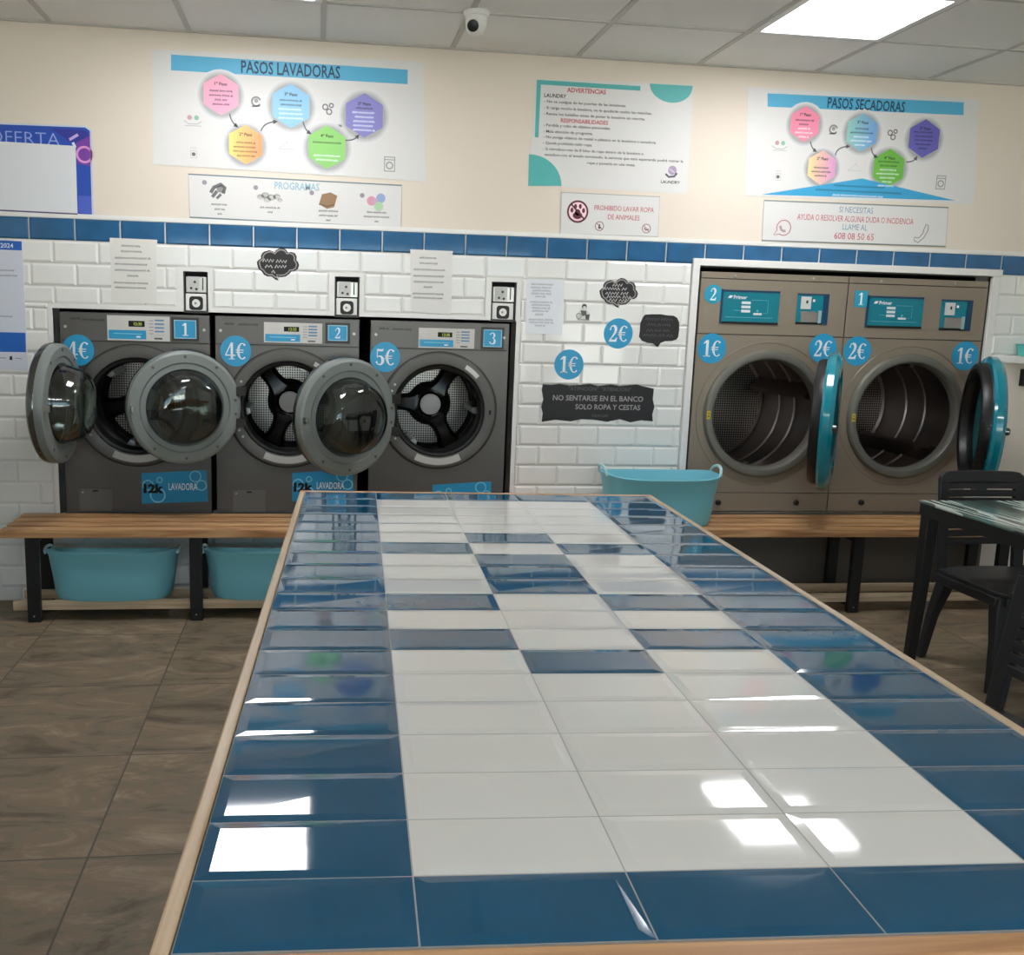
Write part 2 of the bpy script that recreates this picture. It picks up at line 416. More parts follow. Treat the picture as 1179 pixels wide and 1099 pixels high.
# edge round the shafts of the coin boxes
k0 = int((XL)/.2021)-1
for k in range(k0, int(XR/.2021)+1):
    x = wx(33.6, 262)+k*.2021
    a, b = max(x+.0032, XL), min(x+.1989, XR)
    if b > a: tile(mb, a, b, BB+.003, BT-.003, M_TILE_B, .006)
mb.box(XL, XR, -.0075, 0, BT, BT+.020, M_WHITE)
row = 0; z1 = BB
while z1 > .02:
    z0 = max(z1-.102, 0)
    for k in range(k0, int(XR/.2021)+2):
        x = wx(33.6, 262)+k*.2021+(.101 if row % 2 == 0 else 0)
        a, b = max(x+.0008, XL), min(x+.2013, XR)
        if b <= a: continue
        low = [(2.9, 4.93, 0, .46)]
        mar = [(WASH[0]-.022, WASH[1]+.022, WASH[2]-.02, WASH[3]+.02), (3.165, 4.84, .4, 1.742)] + [(c[0]-.03, c[1]+.024, c[2]-.1, c[3]+.02) for c in COINS]
        for r in cut((a, b, z0+.0008, z1-.0008), mar+[(4.932, XR, 0, 1.262)]+low, .012): tile(mb, *r, M_TILE_W)
    z1 -= .1028; row += 1
tag(mb.build('wall_back', smooth=False), kind='structure')
# white edging of the openings
def frame_mb(o, w, y0, y1, m, bottom=True):
    mb = MB(); x0, x1, z0, z1 = o
    mb.box(x0-w, x0, y0, y1, z0, z1+w, m); mb.box(x1, x1+w, y0, y1, z0, z1+w, m); mb.box(x0, x1, y0, y1, z1, z1+w, m)
    if bottom: mb.box(x0-w, x1+w, y0, y1, z0-w, z0, m)
    return mb
mb = MB(); x0, x1, z0, z1 = WASH; w = .02
mb.box(x0-w, x0, -.009, .03, z0-w, z1+w, M_WHITE); mb.box(x1, x1+w, -.009, .03, z0-w, z1, M_WHITE); mb.box(x0, x1, -.009, .03, z0-w, z0, M_WHITE)
xs = [x0]+[q for c in COINS for q in (c[0], c[1])]+[x1+w]
for a, b in zip(xs[::2], xs[1::2]): 
    if b-a > .005: mb.box(a, b, -.009, .03, z1, z1+w, M_WHITE)
for c in COINS:
    mb.box(c[0]-.028, c[0], -.009, .03, z1+w, c[3]+.018, M_WHITE); mb.box(c[1], c[1]+.022, -.009, .03, z1+w, c[3]+.018, M_WHITE); mb.box(c[0], c[1], -.009, .03, c[3], c[3]+.018, M_WHITE)
tag(mb.build('trim_1'), kind='structure')
mb = MB(); x0, x1, z0, z1 = DRY
mb.box(x0-.036, x0, -.022, .03, z0, z1+.036, M_WHITE); mb.box(x1, x1+.036, -.022, .03, z0, z1, M_WHITE); mb.box(x0, x1+.05, -.022, .03, z1, z1+.036, M_WHITE)
tag(mb.build('trim_2', bevel=.003), kind='structure')
# dark plinth wall under the dryers
mb = MB(); mb.box(2.9, 4.93, -.012, 0, 0, .445, mat('taupe_plinth', (96, 88, 78), .7))
tag(mb.build('trim_3', smooth=False), kind='structure')
# recess behind the machines
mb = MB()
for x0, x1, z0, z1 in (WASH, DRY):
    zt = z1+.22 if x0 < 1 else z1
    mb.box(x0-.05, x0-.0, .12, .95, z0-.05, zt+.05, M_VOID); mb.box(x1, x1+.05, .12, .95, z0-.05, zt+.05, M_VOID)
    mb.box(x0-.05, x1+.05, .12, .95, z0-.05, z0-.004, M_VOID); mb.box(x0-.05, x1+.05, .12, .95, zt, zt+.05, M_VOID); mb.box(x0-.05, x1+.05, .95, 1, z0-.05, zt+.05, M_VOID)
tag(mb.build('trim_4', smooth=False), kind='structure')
mb = MB(); mb.box(XL, XR, YF-.3, .0, -.05, 0, M_FLOOR); tag(mb.build('floor', smooth=False), kind='structure')
mb = MB(); mb.box(XL-.1, XL, YF, .12, 0, CEIL, M_WALL2); tag(mb.build('wall_left', smooth=False), kind='structure')
mb = MB(); mb.box(XR, XR+.1, YF, .12, 0, CEIL, M_WALL2); tag(mb.build('wall_right', smooth=False), kind='structure')
# ceiling with its metal grid
CX0, CY0 = .1253, -.564
mb = MB(); mb.box(XL, XR, YF, .12, CEIL, CEIL+.05, M_CEIL)
k = -3
while CX0+.6*k < XR: mb.box(CX0+.6*k-.012, CX0+.6*k+.012, YF, 0, CEIL-.004, CEIL, M_TBAR); k += 1
k = 0
while CY0-.6*k > YF: mb.box(XL, XR, CY0-.6*k-.012, CY0-.6*k+.012, CEIL-.0045, CEIL, M_TBAR); k += 1
mb.box(XL, XR, -.02, 0, CEIL-.006, CEIL, M_TBAR)
tag(mb.build('ceiling', smooth=False), kind='structure')
# street front behind the viewer: wall with a wide window
mb = MB(); WN = (-.6, 4.2, .5, 2.35); DR = (4.6, 5.6, 0, 2.2)
for r in cut((XL, XR, 0, CEIL), [WN, DR]): mb.box(r[0], r[1], YF-.15, YF, r[2], r[3], M_WALL2)
tag(mb.build('wall_front', smooth=False), kind='structure')
for nm, o, n in (('window_1', WN, 3), ('door_1', DR, 1)):
    mb = MB(); x0, x1, z0, z1 = o
    for i in range(n+1):
        x = x0+(x1-x0)*i/n; mb.box(max(x-.03, x0), min(x+.03, x1), YF-.1, YF-.04, z0, z1, M_WHITE)
    mb.box(x0, x1, YF-.1, YF-.04, z1-.06, z1, M_WHITE); mb.box(x0, x1, YF-.1, YF-.04, z0, z0+.06, M_WHITE)
    mb.box(x0+.03, x1-.03, YF-.075, YF-.065, z0+.06, z1-.06, glass('window_glass', (240, 245, 244), .01, .03))
    tag(mb.build(nm, smooth=False), kind='structure')

# lamps set into the ceiling grid
def lamp(kx, ky, label):
    x = CX0+.6*kx+.3; y = CY0-.6*ky-.3
    t = thing('ceiling_light', (x, y, CEIL), label, 'ceiling light', 'square ceiling lights')
    mb = MB()
    for a in ((-.293, .293, -.293, -.2625), (-.293, .293, .2625, .293), (-.293, -.2625, -.2625, .2625), (.2625, .293, -.2625, .2625)): mb.box(a[0], a[1], a[2], a[3], -.009, -.0005, M_WHITE)
    mb.build('light_frame', t, smooth=False)
    mb = MB(); mb.box(-.256, .256, -.256, .256, -.006, -.001, M_LED); mb.build('diffuser', t, smooth=False)
lamp(5, 0, 'lit square ceiling light panel above the dryers, next to the wall')
lamp(1, 0, 'lit square ceiling light panel above washing machines 1 and 2')
lamp(1, 8, 'lit square ceiling light panel near the street window, behind the tiled table')
lamp(5, 8, 'lit square ceiling light panel near the street door')

# security camera on the ceiling
t = thing('security_camera', (1.945, -.585, CEIL), 'small white dome security camera with black lens on the ceiling', 'security camera')
mb = MB(); mb.lathez([(0, -.0005), (.052, -.0005), (.055, -.008), (.05, -.02), (.043, -.024)], 0, 0, M_WHITE, 32); mb.build('mount', t)
mb = MB(); mb.lathez([(.043, -.022), (.044, -.05), (.042, -.066), (.034, -.084), (.02, -.094), (0, -.097)], 0, 0, M_WHITE, 32); bd = mb.build('housing', t)
xf = Matrix.Translation((-.016, -.030, -.064)) @ Matrix.Rotation(math.radians(-14), 4, 'Z') @ Matrix.Rotation(math.radians(22), 4, 'X')
mb = MB(); mb.lathe([(.027, .012), (.028, -.012), (.024, -.016)], 0, 0, M_WHITE, 28, xf=xf); mb.lathe([(.0235, -.0155), (.02, -.0175), (0, -.0185)], 0, 0, M_BLACK, 28, xf=xf)
l = mb.build('lens', t); l['label'] = 'black round lens'

# ================================================================ printed sheets on the wall
def pm(r, g, b): return mat('print_%d_%d_%d' % (r, g, b), (r, g, b), .5)
def sheet(u0, v0, u1, v1, Y):
    a, b = W(u0, v0, Y), W(u1, v1, Y); return Dec((a.x+b.x)/2, (a.z+b.z)/2, Y)
def px(d, pts): return [d.p(*q) for q in pts]
def mm(n): return n*.00425           # rough size of one survey pixel on this wall
def hexa(d, u, v, r, ca, cb=None, halo=True):
    """pointed hexagon with its printed grey halo; ca to cb is a printed colour blend"""
    cx, cz = d.p(u, v)
    if halo:
        for k, g in ((1.36, 221), (1.27, 209), (1.18, 192), (1.09, 172)): d.disc(cx, cz-.004, r*k*.93, pm(g, g, g), 1+(1.4-k))
    n = 1 if cb is None else 8
    def hz(x): return max(0.0, r - abs(x)*math.tan(math.radians(30)))
    R = r*math.cos(math.radians(30))
    for i in range(n):
        f = i/(n-1) if n > 1 else 0
        c = ca if cb is None else tuple(int(p+(q-p)*f) for p, q in zip(ca, cb))
        xa, xb = -R+2*R*i/n, -R+2*R*(i+1)/n
        xs = [xa]+([0.0] if xa < 0 < xb else [])+[xb]
        d.flat([(cx+x, cz-hz(x)) for x in xs]+[(cx+x, cz+hz(x)) for x in reversed(xs)], pm(*c), 2)
    return cx, cz
def arrow(d, pts, w=.006):
    q = px(d, pts); d.rib(q, w, pm(96, 98, 102), 3)
    (x0, z0), (x1, z1) = q[-2], q[-1]; a = math.atan2(z1-z0, x1-x0); s = .017
    d.flat([(x1+s*.5*math.cos(a), z1+s*.5*math.sin(a)), (x1+s*math.cos(a+2.5), z1+s*math.sin(a+2.5)), (x1+s*math.cos(a-2.5), z1+s*math.sin(a-2.5))], pm(80, 82, 86), 3)
def qarc(p0, p1, p2, n=8): return [tuple((1-t)**2*a+2*t*(1-t)*b+t*t*c for a, b, c in zip(p0, p1, p2)) for t in [i/n for i in range(n+1)]]
def minis(d, spots):
    for k, (u, v, kind) in enumerate(spots):
        x, z = d.p(u, v); g = pm(150, 150, 152)
        if kind == 'basket':
            d.disc(x-.014, z+.010, .011, pm(196, 150, 156), 2, 10); d.disc(x+.017, z+.010, .011, pm(140, 184, 160), 2, 10)
            d.rib([(x-.04, z-.005), (x-.02, z-.018), (x+.02, z-.018), (x+.04, z-.005)], .004, pm(180, 180, 182), 3); d.rib([(x-.036, z-.026), (x+.038, z-.026)], .003, pm(180, 180, 182), 3)
        elif kind == 'swirl':
            d.rib(arc(x, z, .02, .02, 20, 330, 10), .008, pm(140, 138, 140), 2); d.disc(x, z+.004, .010, pm(160, 158, 160), 2, 10); d.rib([(x-.02, z-.022), (x+.016, z-.018)], .006, pm(130, 128, 130), 2)
        elif kind == 'bubbles':
            for dx, dz, r in ((-.014, .006, .012), (.014, .014, .009), (.004, -.014, .012)): d.ring(x+dx, z+dz, r, .006, pm(120, 116, 118), 2, 10)
        elif kind == 'hanger':
            d.rib([(x-.038, z-.014), (x, z+.014), (x+.038, z-.014), (x-.038, z-.014)], .003, pm(196, 196, 196), 2); d.rib([(x, z+.014), (x+.004, z+.026)], .003, pm(196, 196, 196), 2)
        elif kind == 'machine':
            d.frame(x-.026, z-.034, x+.026, z+.034, .004, g, 2); d.rib([(x-.026, z+.02), (x+.026, z+.02)], .004, g, 2); d.ring(x, z-.006, .015, .006, g, 2, 14)
        elif kind == 'box':
            d.frame(x-.014, z-.02, x+.014, z+.016, .003, pm(190, 190, 192), 2); d.disc(x, z-.002, .009, pm(100, 100, 104), 3, 8); d.rib([(x-.014, z+.026), (x+.014, z+.026)], .003, pm(190, 190, 192), 2)

# -- washing steps
d = sheet(176, 57, 488, 207, -.0012)
d.base(px(d, [(175, 57), (487, 71), (490, 209), (176, 189)]), M_PAPER)
d.flat(px(d, [(197, 62.8), (469.5, 80.3), (469.2, 97), (197, 81)]), M_SKYB)
x, z = d.p(335, 80); d.text('PASOS LAVADORAS', x, z, mm(12.5), M_NAVY, wid=mm(106), bold=.015, L=3)
INKS = {'k': M_INK, 'w': pm(238, 244, 250)}
def lines(d, u, v, rows, pitch=.0195, h=.0115):
    x, z = d.p(u, v)
    for i, (w, c) in enumerate(rows):
        if w: d.scrib(x, z-pitch*i, w, h, INKS[c], 4, i)
def step(d, u, v, r, ca, cb, num, rows, dv=0, hp=.0105, halo=True):
    cx, cz = hexa(d, u, v, r, ca, cb, halo)
    d.text('%d\u00ba Paso' % num, cx, cz+r*.52, .014, M_INK, L=4, bold=.02)
    lines(d, u, v-4.2+dv, rows)
step(d, 254.5, 109, .0905, (240, 166, 192), None, 1, [(.10, 'k'), (.105, 'k'), (.055, 'k'), (.075, 'k')])
step(d, 283, 166.5, .0875, (250, 212, 120), (244, 158, 106), 2, [(.0, 'k'), (.085, 'k'), (.11, 'k'), (.115, 'k'), (.08, 'k')], -3)
step(d, 335, 122, .098, (142, 196, 232), None, 3, [(.10, 'k'), (.095, 'k'), (.11, 'w'), (.105, 'w'), (.11, 'w')], -2)
step(d, 376.5, 169.5, .098, (142, 206, 112), None, 4, [(.13, 'k'), (0, 'k'), (0, 'k'), (.12, 'w'), (.10, 'w')], -1)
step(d, 419.5, 133, .100, (136, 132, 200), None, 5, [(.075, 'k'), (.11, 'w'), (.085, 'w'), (.10, 'w'), (.10, 'w'), (.10, 'w')], -4)
arrow(d, qarc((264.5, 131), (266, 141), (273, 145.5))); arrow(d, qarc((300.5, 151), (303, 141), (318, 140)))
arrow(d, qarc((349, 140), (351, 150), (357, 153.5))); arrow(d, qarc((397.5, 161.5), (408, 162.5), (412.5, 156)))
minis(d, [(222, 138, 'basket'), (295, 117, 'swirl'), (378, 125, 'bubbles'), (330, 168, 'hanger'), (448.5, 189, 'machine'), (223, 177, 'box')])
tag(d.put('steps_poster'), 'white washing steps poster with blue banner reading PASOS LAVADORAS', 'poster')
# -- programme board
d = sheet(217, 201, 462, 262, -.0012)
o = px(d, [(217, 200.5), (462.5, 213.5), (461.5, 262.3), (218.5, 250)]); d.base(o, M_PAPER, .003)
d.rib(o, .006, pm(110, 128, 136), 1, True)
x, z = d.p(342, 214.5); d.text('PROGRAMAS', x, z, mm(7.5), pm(150, 186, 202), wid=mm(49), bold=.02)
for u, v in ((235.5, 210), (294.5, 216), (359, 222), (417, 225)): d.disc(*d.p(u, v), .011, pm(150, 138, 150), 2, 12)
x, z = d.p(251.5, 221); d.rib([(x-.035, z-.005), (x-.02, z+.02), (x+.012, z+.035), (x+.03, z+.02), (x+.022, z-.006)], .016, pm(104, 104, 106), 2); d.rib([(x-.028, z-.024), (x-.006, z+.004)], .015, pm(110, 110, 112), 2); d.rib([(x-.008, z-.030), (x+.012, z-.01)], .012, pm(110, 110, 112), 2); d.disc(x+.008, z+.014, .016, pm(140, 140, 142), 2, 12)
x, z = d.p(310, 228); 
for dx, dz, r in ((-.04, .004, .018), (-.018, .012, .02), (.01, .004, .02), (.036, .008, .018), (.05, -.008, .013), (-.01, -.008, .018)): d.disc(x+dx, z+dz, r, pm(196, 194, 190), 2, 14, r*.7); d.rib(arc(x+dx, z+dz, r*.7, r*.5, 20, 200, 6), .003, pm(150, 148, 144), 3)
x, z = d.p(377.5, 231.5); d.flat([(x-.042, z-.016), (x-.028, z+.03), (x+.012, z+.04), (x+.044, z+.026), (x+.03, z-.026), (x-.004, z-.036)], pm(150, 116, 84), 2); d.rib([(x-.042, z-.016), (x-.002, z-.024), (x+.03, z-.014)], .005, pm(108, 80, 58), 3)
x, z = d.p(433, 232)
for dx, dz, c, l in ((-.022, .002, (214, 150, 170), 1), (.022, .016, (150, 168, 206), 2), (.012, -.022, (172, 206, 164), 3), (-.004, .004, (196, 166, 190), 4)): d.disc(x+dx, z+dz, .022 if l < 4 else .012, pm(*c), l, 14)
for u, v, ws in ((253, 235.5, (.075, .045, .018)), (311, 239, (.09, .022)), (378, 243, (.09, .085, .02)), (433.5, 244.5, (.09, .12, .016))):
    x, z = d.p(u, v); d.scribs(x, z, ws, .021, .011, M_INK, 2, int(u))
tag(d.put('programme_sign'), 'framed white PROGRAMAS sign with four small icons above the blue tile band', 'sign')
# -- warnings
d = sheet(608, 92, 797, 222, -.0012)
d.base(px(d, [(617, 91), (799, 97.5), (790.5, 223), (607.5, 213.5)]), M_PAPER)
d.flat(px(d, [(618, 91.8), (737.5, 99.2), (737, 104.6), (618, 97)]), M_TURQ); d.flat(px(d, [(618, 92), (623, 92.5), (619.8, 158.3), (615.6, 158)]), M_TURQ, 2)
d.flat(px(d, [(748, 96.2)]+[(772.5+24.6*math.cos(math.radians(a)), 98.3+.08*24*math.cos(math.radians(a))+20*math.sin(math.radians(a))) for a in range(172, 3, -12)]+[(797.5, 99)]), M_TURQ)
d.flat(px(d, [(608, 214)]+[(609+37.5*math.cos(math.radians(a)), 214-36.5*math.sin(math.radians(a))) for a in range(90, -1, -9)]), M_TURQ)
def put_line(body, u, v, u1, h=.0125, m=M_INK, bold=.012):
    x, z = d.p(u, v); d.text(body, x, z, h, m, 'L', bold, d.p(u1, v)[0]-x)
x, z = d.p(675.3, 104.7); d.text('ADVERTENCIAS', x, z, .02, M_REDT, wid=mm(45), bold=.025)
put_line('LAUNDRY', 626.5, 109.5, 652, .017, M_INK, .02)
put_line('- No se cuelgue de las puertas de las lavadoras.', 626.5, 116.3, 721)
put_line('- Si carga mucho la lavadora, no le quedar\u00e1n suelto las manchas.', 626.2, 123.5, 751)
put_line('- Revise los bolsillos antes de poner la lavadora en marcha.', 626, 130.5, 743)
x, z = d.p(672.9, 140); d.text('RESPONSABILIDADES', x, z, .018, M_REDT, wid=mm(55), bold=.02)
put_line('- Perdida y robo de objetos personales.', 625.8, 143.6, 703)
put_line('- Mala elecci\u00f3n de programa.', 625.6, 150.8, 682.5)
put_line('- No ponga objetos de metal o pl\u00e1stico en la lavadora o secadora.', 625.4, 157.2, 756)
put_line('- Queda prohibido te\u00f1ir ropa.', 625.2, 164.1, 682)
put_line('- Si introduce mas de 8 kilos de ropa dentro de la lavadora o', 625, 171, 741)
put_line('secadora con el lavado terminado, la persona que este esperando podr\u00e1 retirar la', 627, 177.6, 787)
put_line('ropa y ponerla en una mesa.', 676, 187.2, 731.5)
x, z = d.p(773, 197.5); d.disc(x+.004, z+.006, .022, pm(168, 150, 176), 2, 16); d.rib([(x-.03, z-.012), (x-.012, z-.026), (x+.016, z-.022), (x+.028, z-.006)], .010, pm(92, 84, 100), 3); d.rib([(x-.012, z+.012), (x+.016, z-.004)], .005, pm(214, 200, 220), 3)
x, z = d.p(771.7, 209.6); d.text('LAUNDRY', x, z, .014, M_INK, wid=mm(23), bold=.02)
tag(d.put('warning_poster'), 'white ADVERTENCIAS poster with turquoise corner shapes and small printed rules', 'poster')
# -- no pet laundry
d = sheet(646, 221, 758, 272, -.0012)
o = px(d, [(646.4, 221.4), (759.4, 226.6), (757.2, 272.4), (645, 269.2)]); d.base(o, M_PAPER, .003); d.rib(o, .004, pm(168, 168, 166), 1, True)
x, z = d.p(664.9, 243.6); r = .049; d.disc(x, z, r+.004, pm(246, 214, 220), 1)
d.disc(x, z-.018, .024, M_MAROON, 2, 16, .017); d.disc(x, z-.004, .014, M_MAROON, 2, 12, .016)
for dx, dz in ((-.029, .006), (-.012, .024), (.012, .025), (.029, .006)): d.disc(x+dx, z+dz, .0075, M_MAROON, 2, 12, .012)
d.ring(x, z, r, .009, M_MAROON, 3, 36); d.rib([(x-.033, z+.033), (x+.033, z-.033)], .008, M_MAROON, 3)
x, z = d.p(718.5, 240.3); d.text('PROHIBIDO LAVAR ROPA', x, z, .024, M_REDT, wid=mm(71), bold=.0)
x, z = d.p(718, 250.2); d.text('DE ANIMALES', x, z, .024, M_REDT, wid=mm(38), bold=.0)
for u, v, k in ((689.9, 260.3, 0), (743.9, 263.1, 1)):
    x, z = d.p(u, v); d.ring(x, z, .021, .004, pm(150, 100, 108), 2); d.rib([(x-.014, z+.014), (x+.014, z-.014)], .004, pm(150, 100, 108), 3)
    if k: d.rib([(x-.012, z+.002), (x-.002, z-.008), (x+.012, z-.002)], .006, pm(120, 100, 104), 2)
    else: d.flat([(x-.006, z-.012), (x+.006, z-.012), (x+.004, z+.002), (x+.001, z+.014), (x-.004, z)], pm(70, 40, 46), 2)
tag(d.put('prohibition_sign'), 'small framed sign with crossed paw print reading PROHIBIDO LAVAR ROPA DE ANIMALES', 'sign')
# -- drying steps
d = sheet(860, 104, 1124, 232, -.0012)
d.base(px(d, [(861, 100), (1127, 114), (1121, 235.5), (857.5, 225.5)]), M_PAPER)
d.flat(px(d, [(883.6, 107.4), (1109.6, 117.8), (1109.2, 132.6), (883.6, 122.8)]), M_SKYB)
x, z = d.p(997.5, 120.6); d.text('PASOS SECADORAS', x, z, mm(11.5), M_NAVY, wid=mm(97), bold=.015, L=3)
d.flat(px(d, [(876.3, 223.9), (992.5, 205.4), (1100, 230.9)]), pm(62, 164, 210), 2.6)
for u, v, w, c in ((989, 214.8, .27, M_NAVY), (988.5, 220.5, .46, M_NAVY), (988.5, 225.6, .28, INKS['w'])): x, z = d.p(u, v); d.scrib(x, z, w, .012, c, 3.2, 3)
step(d, 926.5, 142.8, .0855, (240, 142, 168), None, 1, [(.095, 'k'), (.055, 'k'), (.06, 'w'), (.09, 'w'), (.05, 'w')], 0)
step(d, 946, 193, .0835, (246, 216, 160), (224, 160, 206), 2, [(0, 'k'), (0, 'k'), (.075, 'k'), (.10, 'k'), (.06, 'k')], -5)
step(d, 992.3, 152.5, .092, (150, 206, 200), (120, 168, 220), 3, [(.07, 'k'), (.12, 'k'), (.08, 'w'), (.11, 'w'), (.06, 'w')], 0, halo=True)
step(d, 1023, 193.5, .094, (112, 184, 72), None, 4, [(.11, 'k'), (.09, 'k'), (.085, 'w'), (.12, 'w'), (.08, 'w'), (.05, 'w'), (.09, 'w')], -3)
step(d, 1063.8, 159.5, .0935, (104, 100, 184), None, 5, [(.11, 'k'), (.10, 'k'), (.095, 'k'), (.08, 'k'), (.045, 'k')], -3)
arrow(d, qarc((933, 163), (934, 171), (939, 174))); arrow(d, qarc((961.5, 179), (963, 169), (977, 168.5)))
arrow(d, qarc((1003, 170), (1003.5, 178), (1009, 181))); arrow(d, qarc((1043, 186.3), (1052, 187), (1055, 181)))
minis(d, [(897.5, 167, 'basket'), (959.5, 149, 'swirl'), (1027.5, 154.5, 'bubbles'), (984.5, 193, 'hanger'), (1083, 210, 'machine'), (895.5, 203, 'box')])
tag(d.put('steps_poster'), 'white drying steps poster with blue triangle reading PASOS SECADORAS above the dryers', 'poster')
# -- help line
d = sheet(878, 231, 1090, 283, -.0012)
o = px(d, [(879.4, 230.7), (1091.5, 239), (1088.2, 283.6), (876.8, 276.7)]); d.base(o, M_PAPER, .003); d.rib(o, .0065, pm(126, 136, 134), 1, True)
for s_, u, v, w, h, m in (('SI NECESITAS', 985.5, 241.8, 41, .029, M_TEALT), ('AYUDA O RESOLVER ALGUNA DUDA O INCIDENCIA', 985, 252.2, 141, .029, M_REDT), ('LLAME AL', 984, 261.5, 30, .029, M_TEALT), ('608 08 50 65', 983, 272, 48, .032, M_REDT)):
    x, z = d.p(u, v); d.text(s_, x, z, h, m, wid=mm(w)*1.05, bold=.0)
x, z = d.p(902, 262.2); d.rib(arc(x, z, .037, .037, -120, 200, 22)+[(x-.05, z-.036)], .005, pm(180, 120, 126), 2, True); d.rib(arc(x+.004, z+.006, .022, .022, 170, 290, 6), .012, pm(176, 150, 154), 2)
x, z = d.p(1060, 269.6); d.rib([(x-.034, z-.016), (x-.036, z-.032), (x-.012, z-.042), (x+.016, z-.018), (x+.036, z+.02), (x+.034, z+.046), (x+.022, z+.05), (x+.012, z+.022), (x+.01, z+.004), (x-.012, z-.02)], .005, pm(150, 138, 138), 2, True)
tag(d.put('help_sign'), 'framed white help sign with phone number and handset drawing above the dryers', 'sign')
# -- offer poster and the blank sheet over it
d = sheet(-60, 142, 106, 246, -.0012)
d.base(px(d, [(-95, 138.5), (98, 145.8), (104.5, 150), (107, 247), (-95, 238)]), pm(30, 76, 176), .002)
d.flat(px(d, [(88, 160), (105, 152), (105.8, 192), (89, 188)]), pm(120, 58, 160)); d.ring(*d.p(97.5, 178), .033, .010, pm(226, 150, 214), 2)
d.flat(px(d, [(60, 148), (98, 150), (104, 156), (90, 163), (84, 166.5)]), pm(44, 52, 150), 1.5)
d.rib(px(d, [(80, 161), (90, 155)]), .012, pm(196, 170, 220), 2); d.rib(px(d, [(84, 164), (87, 170)]), .012, pm(220, 224, 236), 2)
d.rib(px(d, [(-95, 138.5), (98, 145.8), (104.5, 150)]), .008, pm(206, 212, 226), 2); d.rib(px(d, [(104.5, 150), (107, 247)]), .008, pm(196, 206, 226), 2)
x, z = d.p(28, 158.5); d.text('OFERTA', x, z, mm(13), pm(150, 170, 226), wid=mm(72), bold=-.012)
d.flat(px(d, [(90, 225), (106, 226), (106.6, 246.5), (90.5, 245)]), pm(74, 96, 196), 1.2)
tag(d.put('offer_poster'), 'blue and purple OFERTA poster high on the cream wall beside the washing steps poster', 'poster')
d = sheet(-60, 163, 88, 245, -.006)
o = px(d, [(-70, 158.5), (87, 168), (89.3, 246), (-70, 238)]); d.base(o, pm(224, 226, 230), .0015)
d.rib(px(d, [(-70, 238.6), (89.3, 246.4)]), .006, pm(70, 56, 110), 1)
tag(d.put('paper_sheet'), 'blank white paper sheet covering most of the blue OFERTA poster', 'paper')
# -- blue and white notice at the left edge
Y = -.0076
d = sheet(-50, 276, 28, 426, Y)
d.base(px(d, [(-60, 272.5), (25.5, 277.2), (32.5, 426.5), (-58, 423)]), pm(214, 218, 230), .0015)
d.flat(px(d, [(-59, 273.2), (25, 277.9), (25.3, 288.3), (-59, 285)]), pm(28, 96, 186)); d.flat(px(d, [(-56, 380.5), (29.5, 383), (30, 405.3), (-56, 404)]), pm(22, 100, 192))
x, z = d.p(8, 282.5); d.text('2024', x, z, .02, pm(232, 238, 248), bold=.01)
for u, v, w in ((2, 311, .11), (4, 317, .12), (5, 364, .09), (-8, 345, .0)):
    if w: x, z = d.p(u, v); d.scrib(x, z, w, .011, pm(120, 124, 140), 2, int(v))
x, z = d.p(12.5, 412); d.flat([(x-.006, z-.01), (x+.008, z-.008), (x+.006, z+.01), (x-.004, z+.008)], M_INK, 2); d.rib([(x-.06, z), (x-.02, z)], .004, pm(150, 154, 166), 2); d.rib([(x+.02, z), (x+.05, z-.002)], .004, pm(150, 154, 166), 2)
tag(d.put('price_notice'), 'blue and white notice taped on the white tiles below the OFERTA poster', 'notice')
# -- paper notices above the machines
def notice(corners, text, m, label, name='paper_notice', ink=M_GREYINK):
    d = sheet(*corners[0], *corners[2], Y); d.base(px(d, corners), m, .0015)
    for u, v, w in text: x, z = d.p(u, v); d.scrib(x, z, w, .0125, ink, 2, int(v), .0042)
    return tag(d.put(name), label, 'notice', 'printed paper notices on the white tiles')
INKN = pm(96, 98, 100)
notice([(126.3, 273.6), (181, 276), (180.5, 349.5), (128.5, 348)], [(151, 283.2, .085), (151.5, 289.5, .095), (153, 297.2, .16), (152.5, 304.3, .155), (152.5, 311.2, .155), (153, 317.6, .05), (152, 325.8, .16), (152, 331.2, .15)], pm(226, 224, 218), 'white paper notice taped under the blue band above washing machine 1', ink=INKN)
notice([(472.3, 287), (521.3, 289), (519.3, 362), (473, 358.5)], [(492.8, 296.8, .08), (493.5, 303.2, .085), (494.5, 310.5, .15), (494, 317.8, .15), (493.5, 324.5, .145), (493.8, 330.4, .05), (493, 338.2, .15), (492.8, 343, .14)], pm(226, 224, 220), 'white paper notice taped under the blue band above washing machine 3', ink=INKN)
notice([(607, 320.5), (650, 322.5), (647, 386), (604.8, 383)], [(624.5, 327.3, .11), (623, 331, .1), (623.5, 334.6, .09), (623, 338, .1), (622, 341.3, .05), (623, 347.8, .11), (622.5, 351, .09), (623, 354.6, .09), (622, 358, .08), (622, 361.8, .05), (622.5, 368, .12), (623, 371.2, .12), (621.5, 374.6, .05)], M_PAPER2, 'laminated grey-white notice on the tiles between washing machine 3 and the round stickers', ink=pm(150, 150, 160))
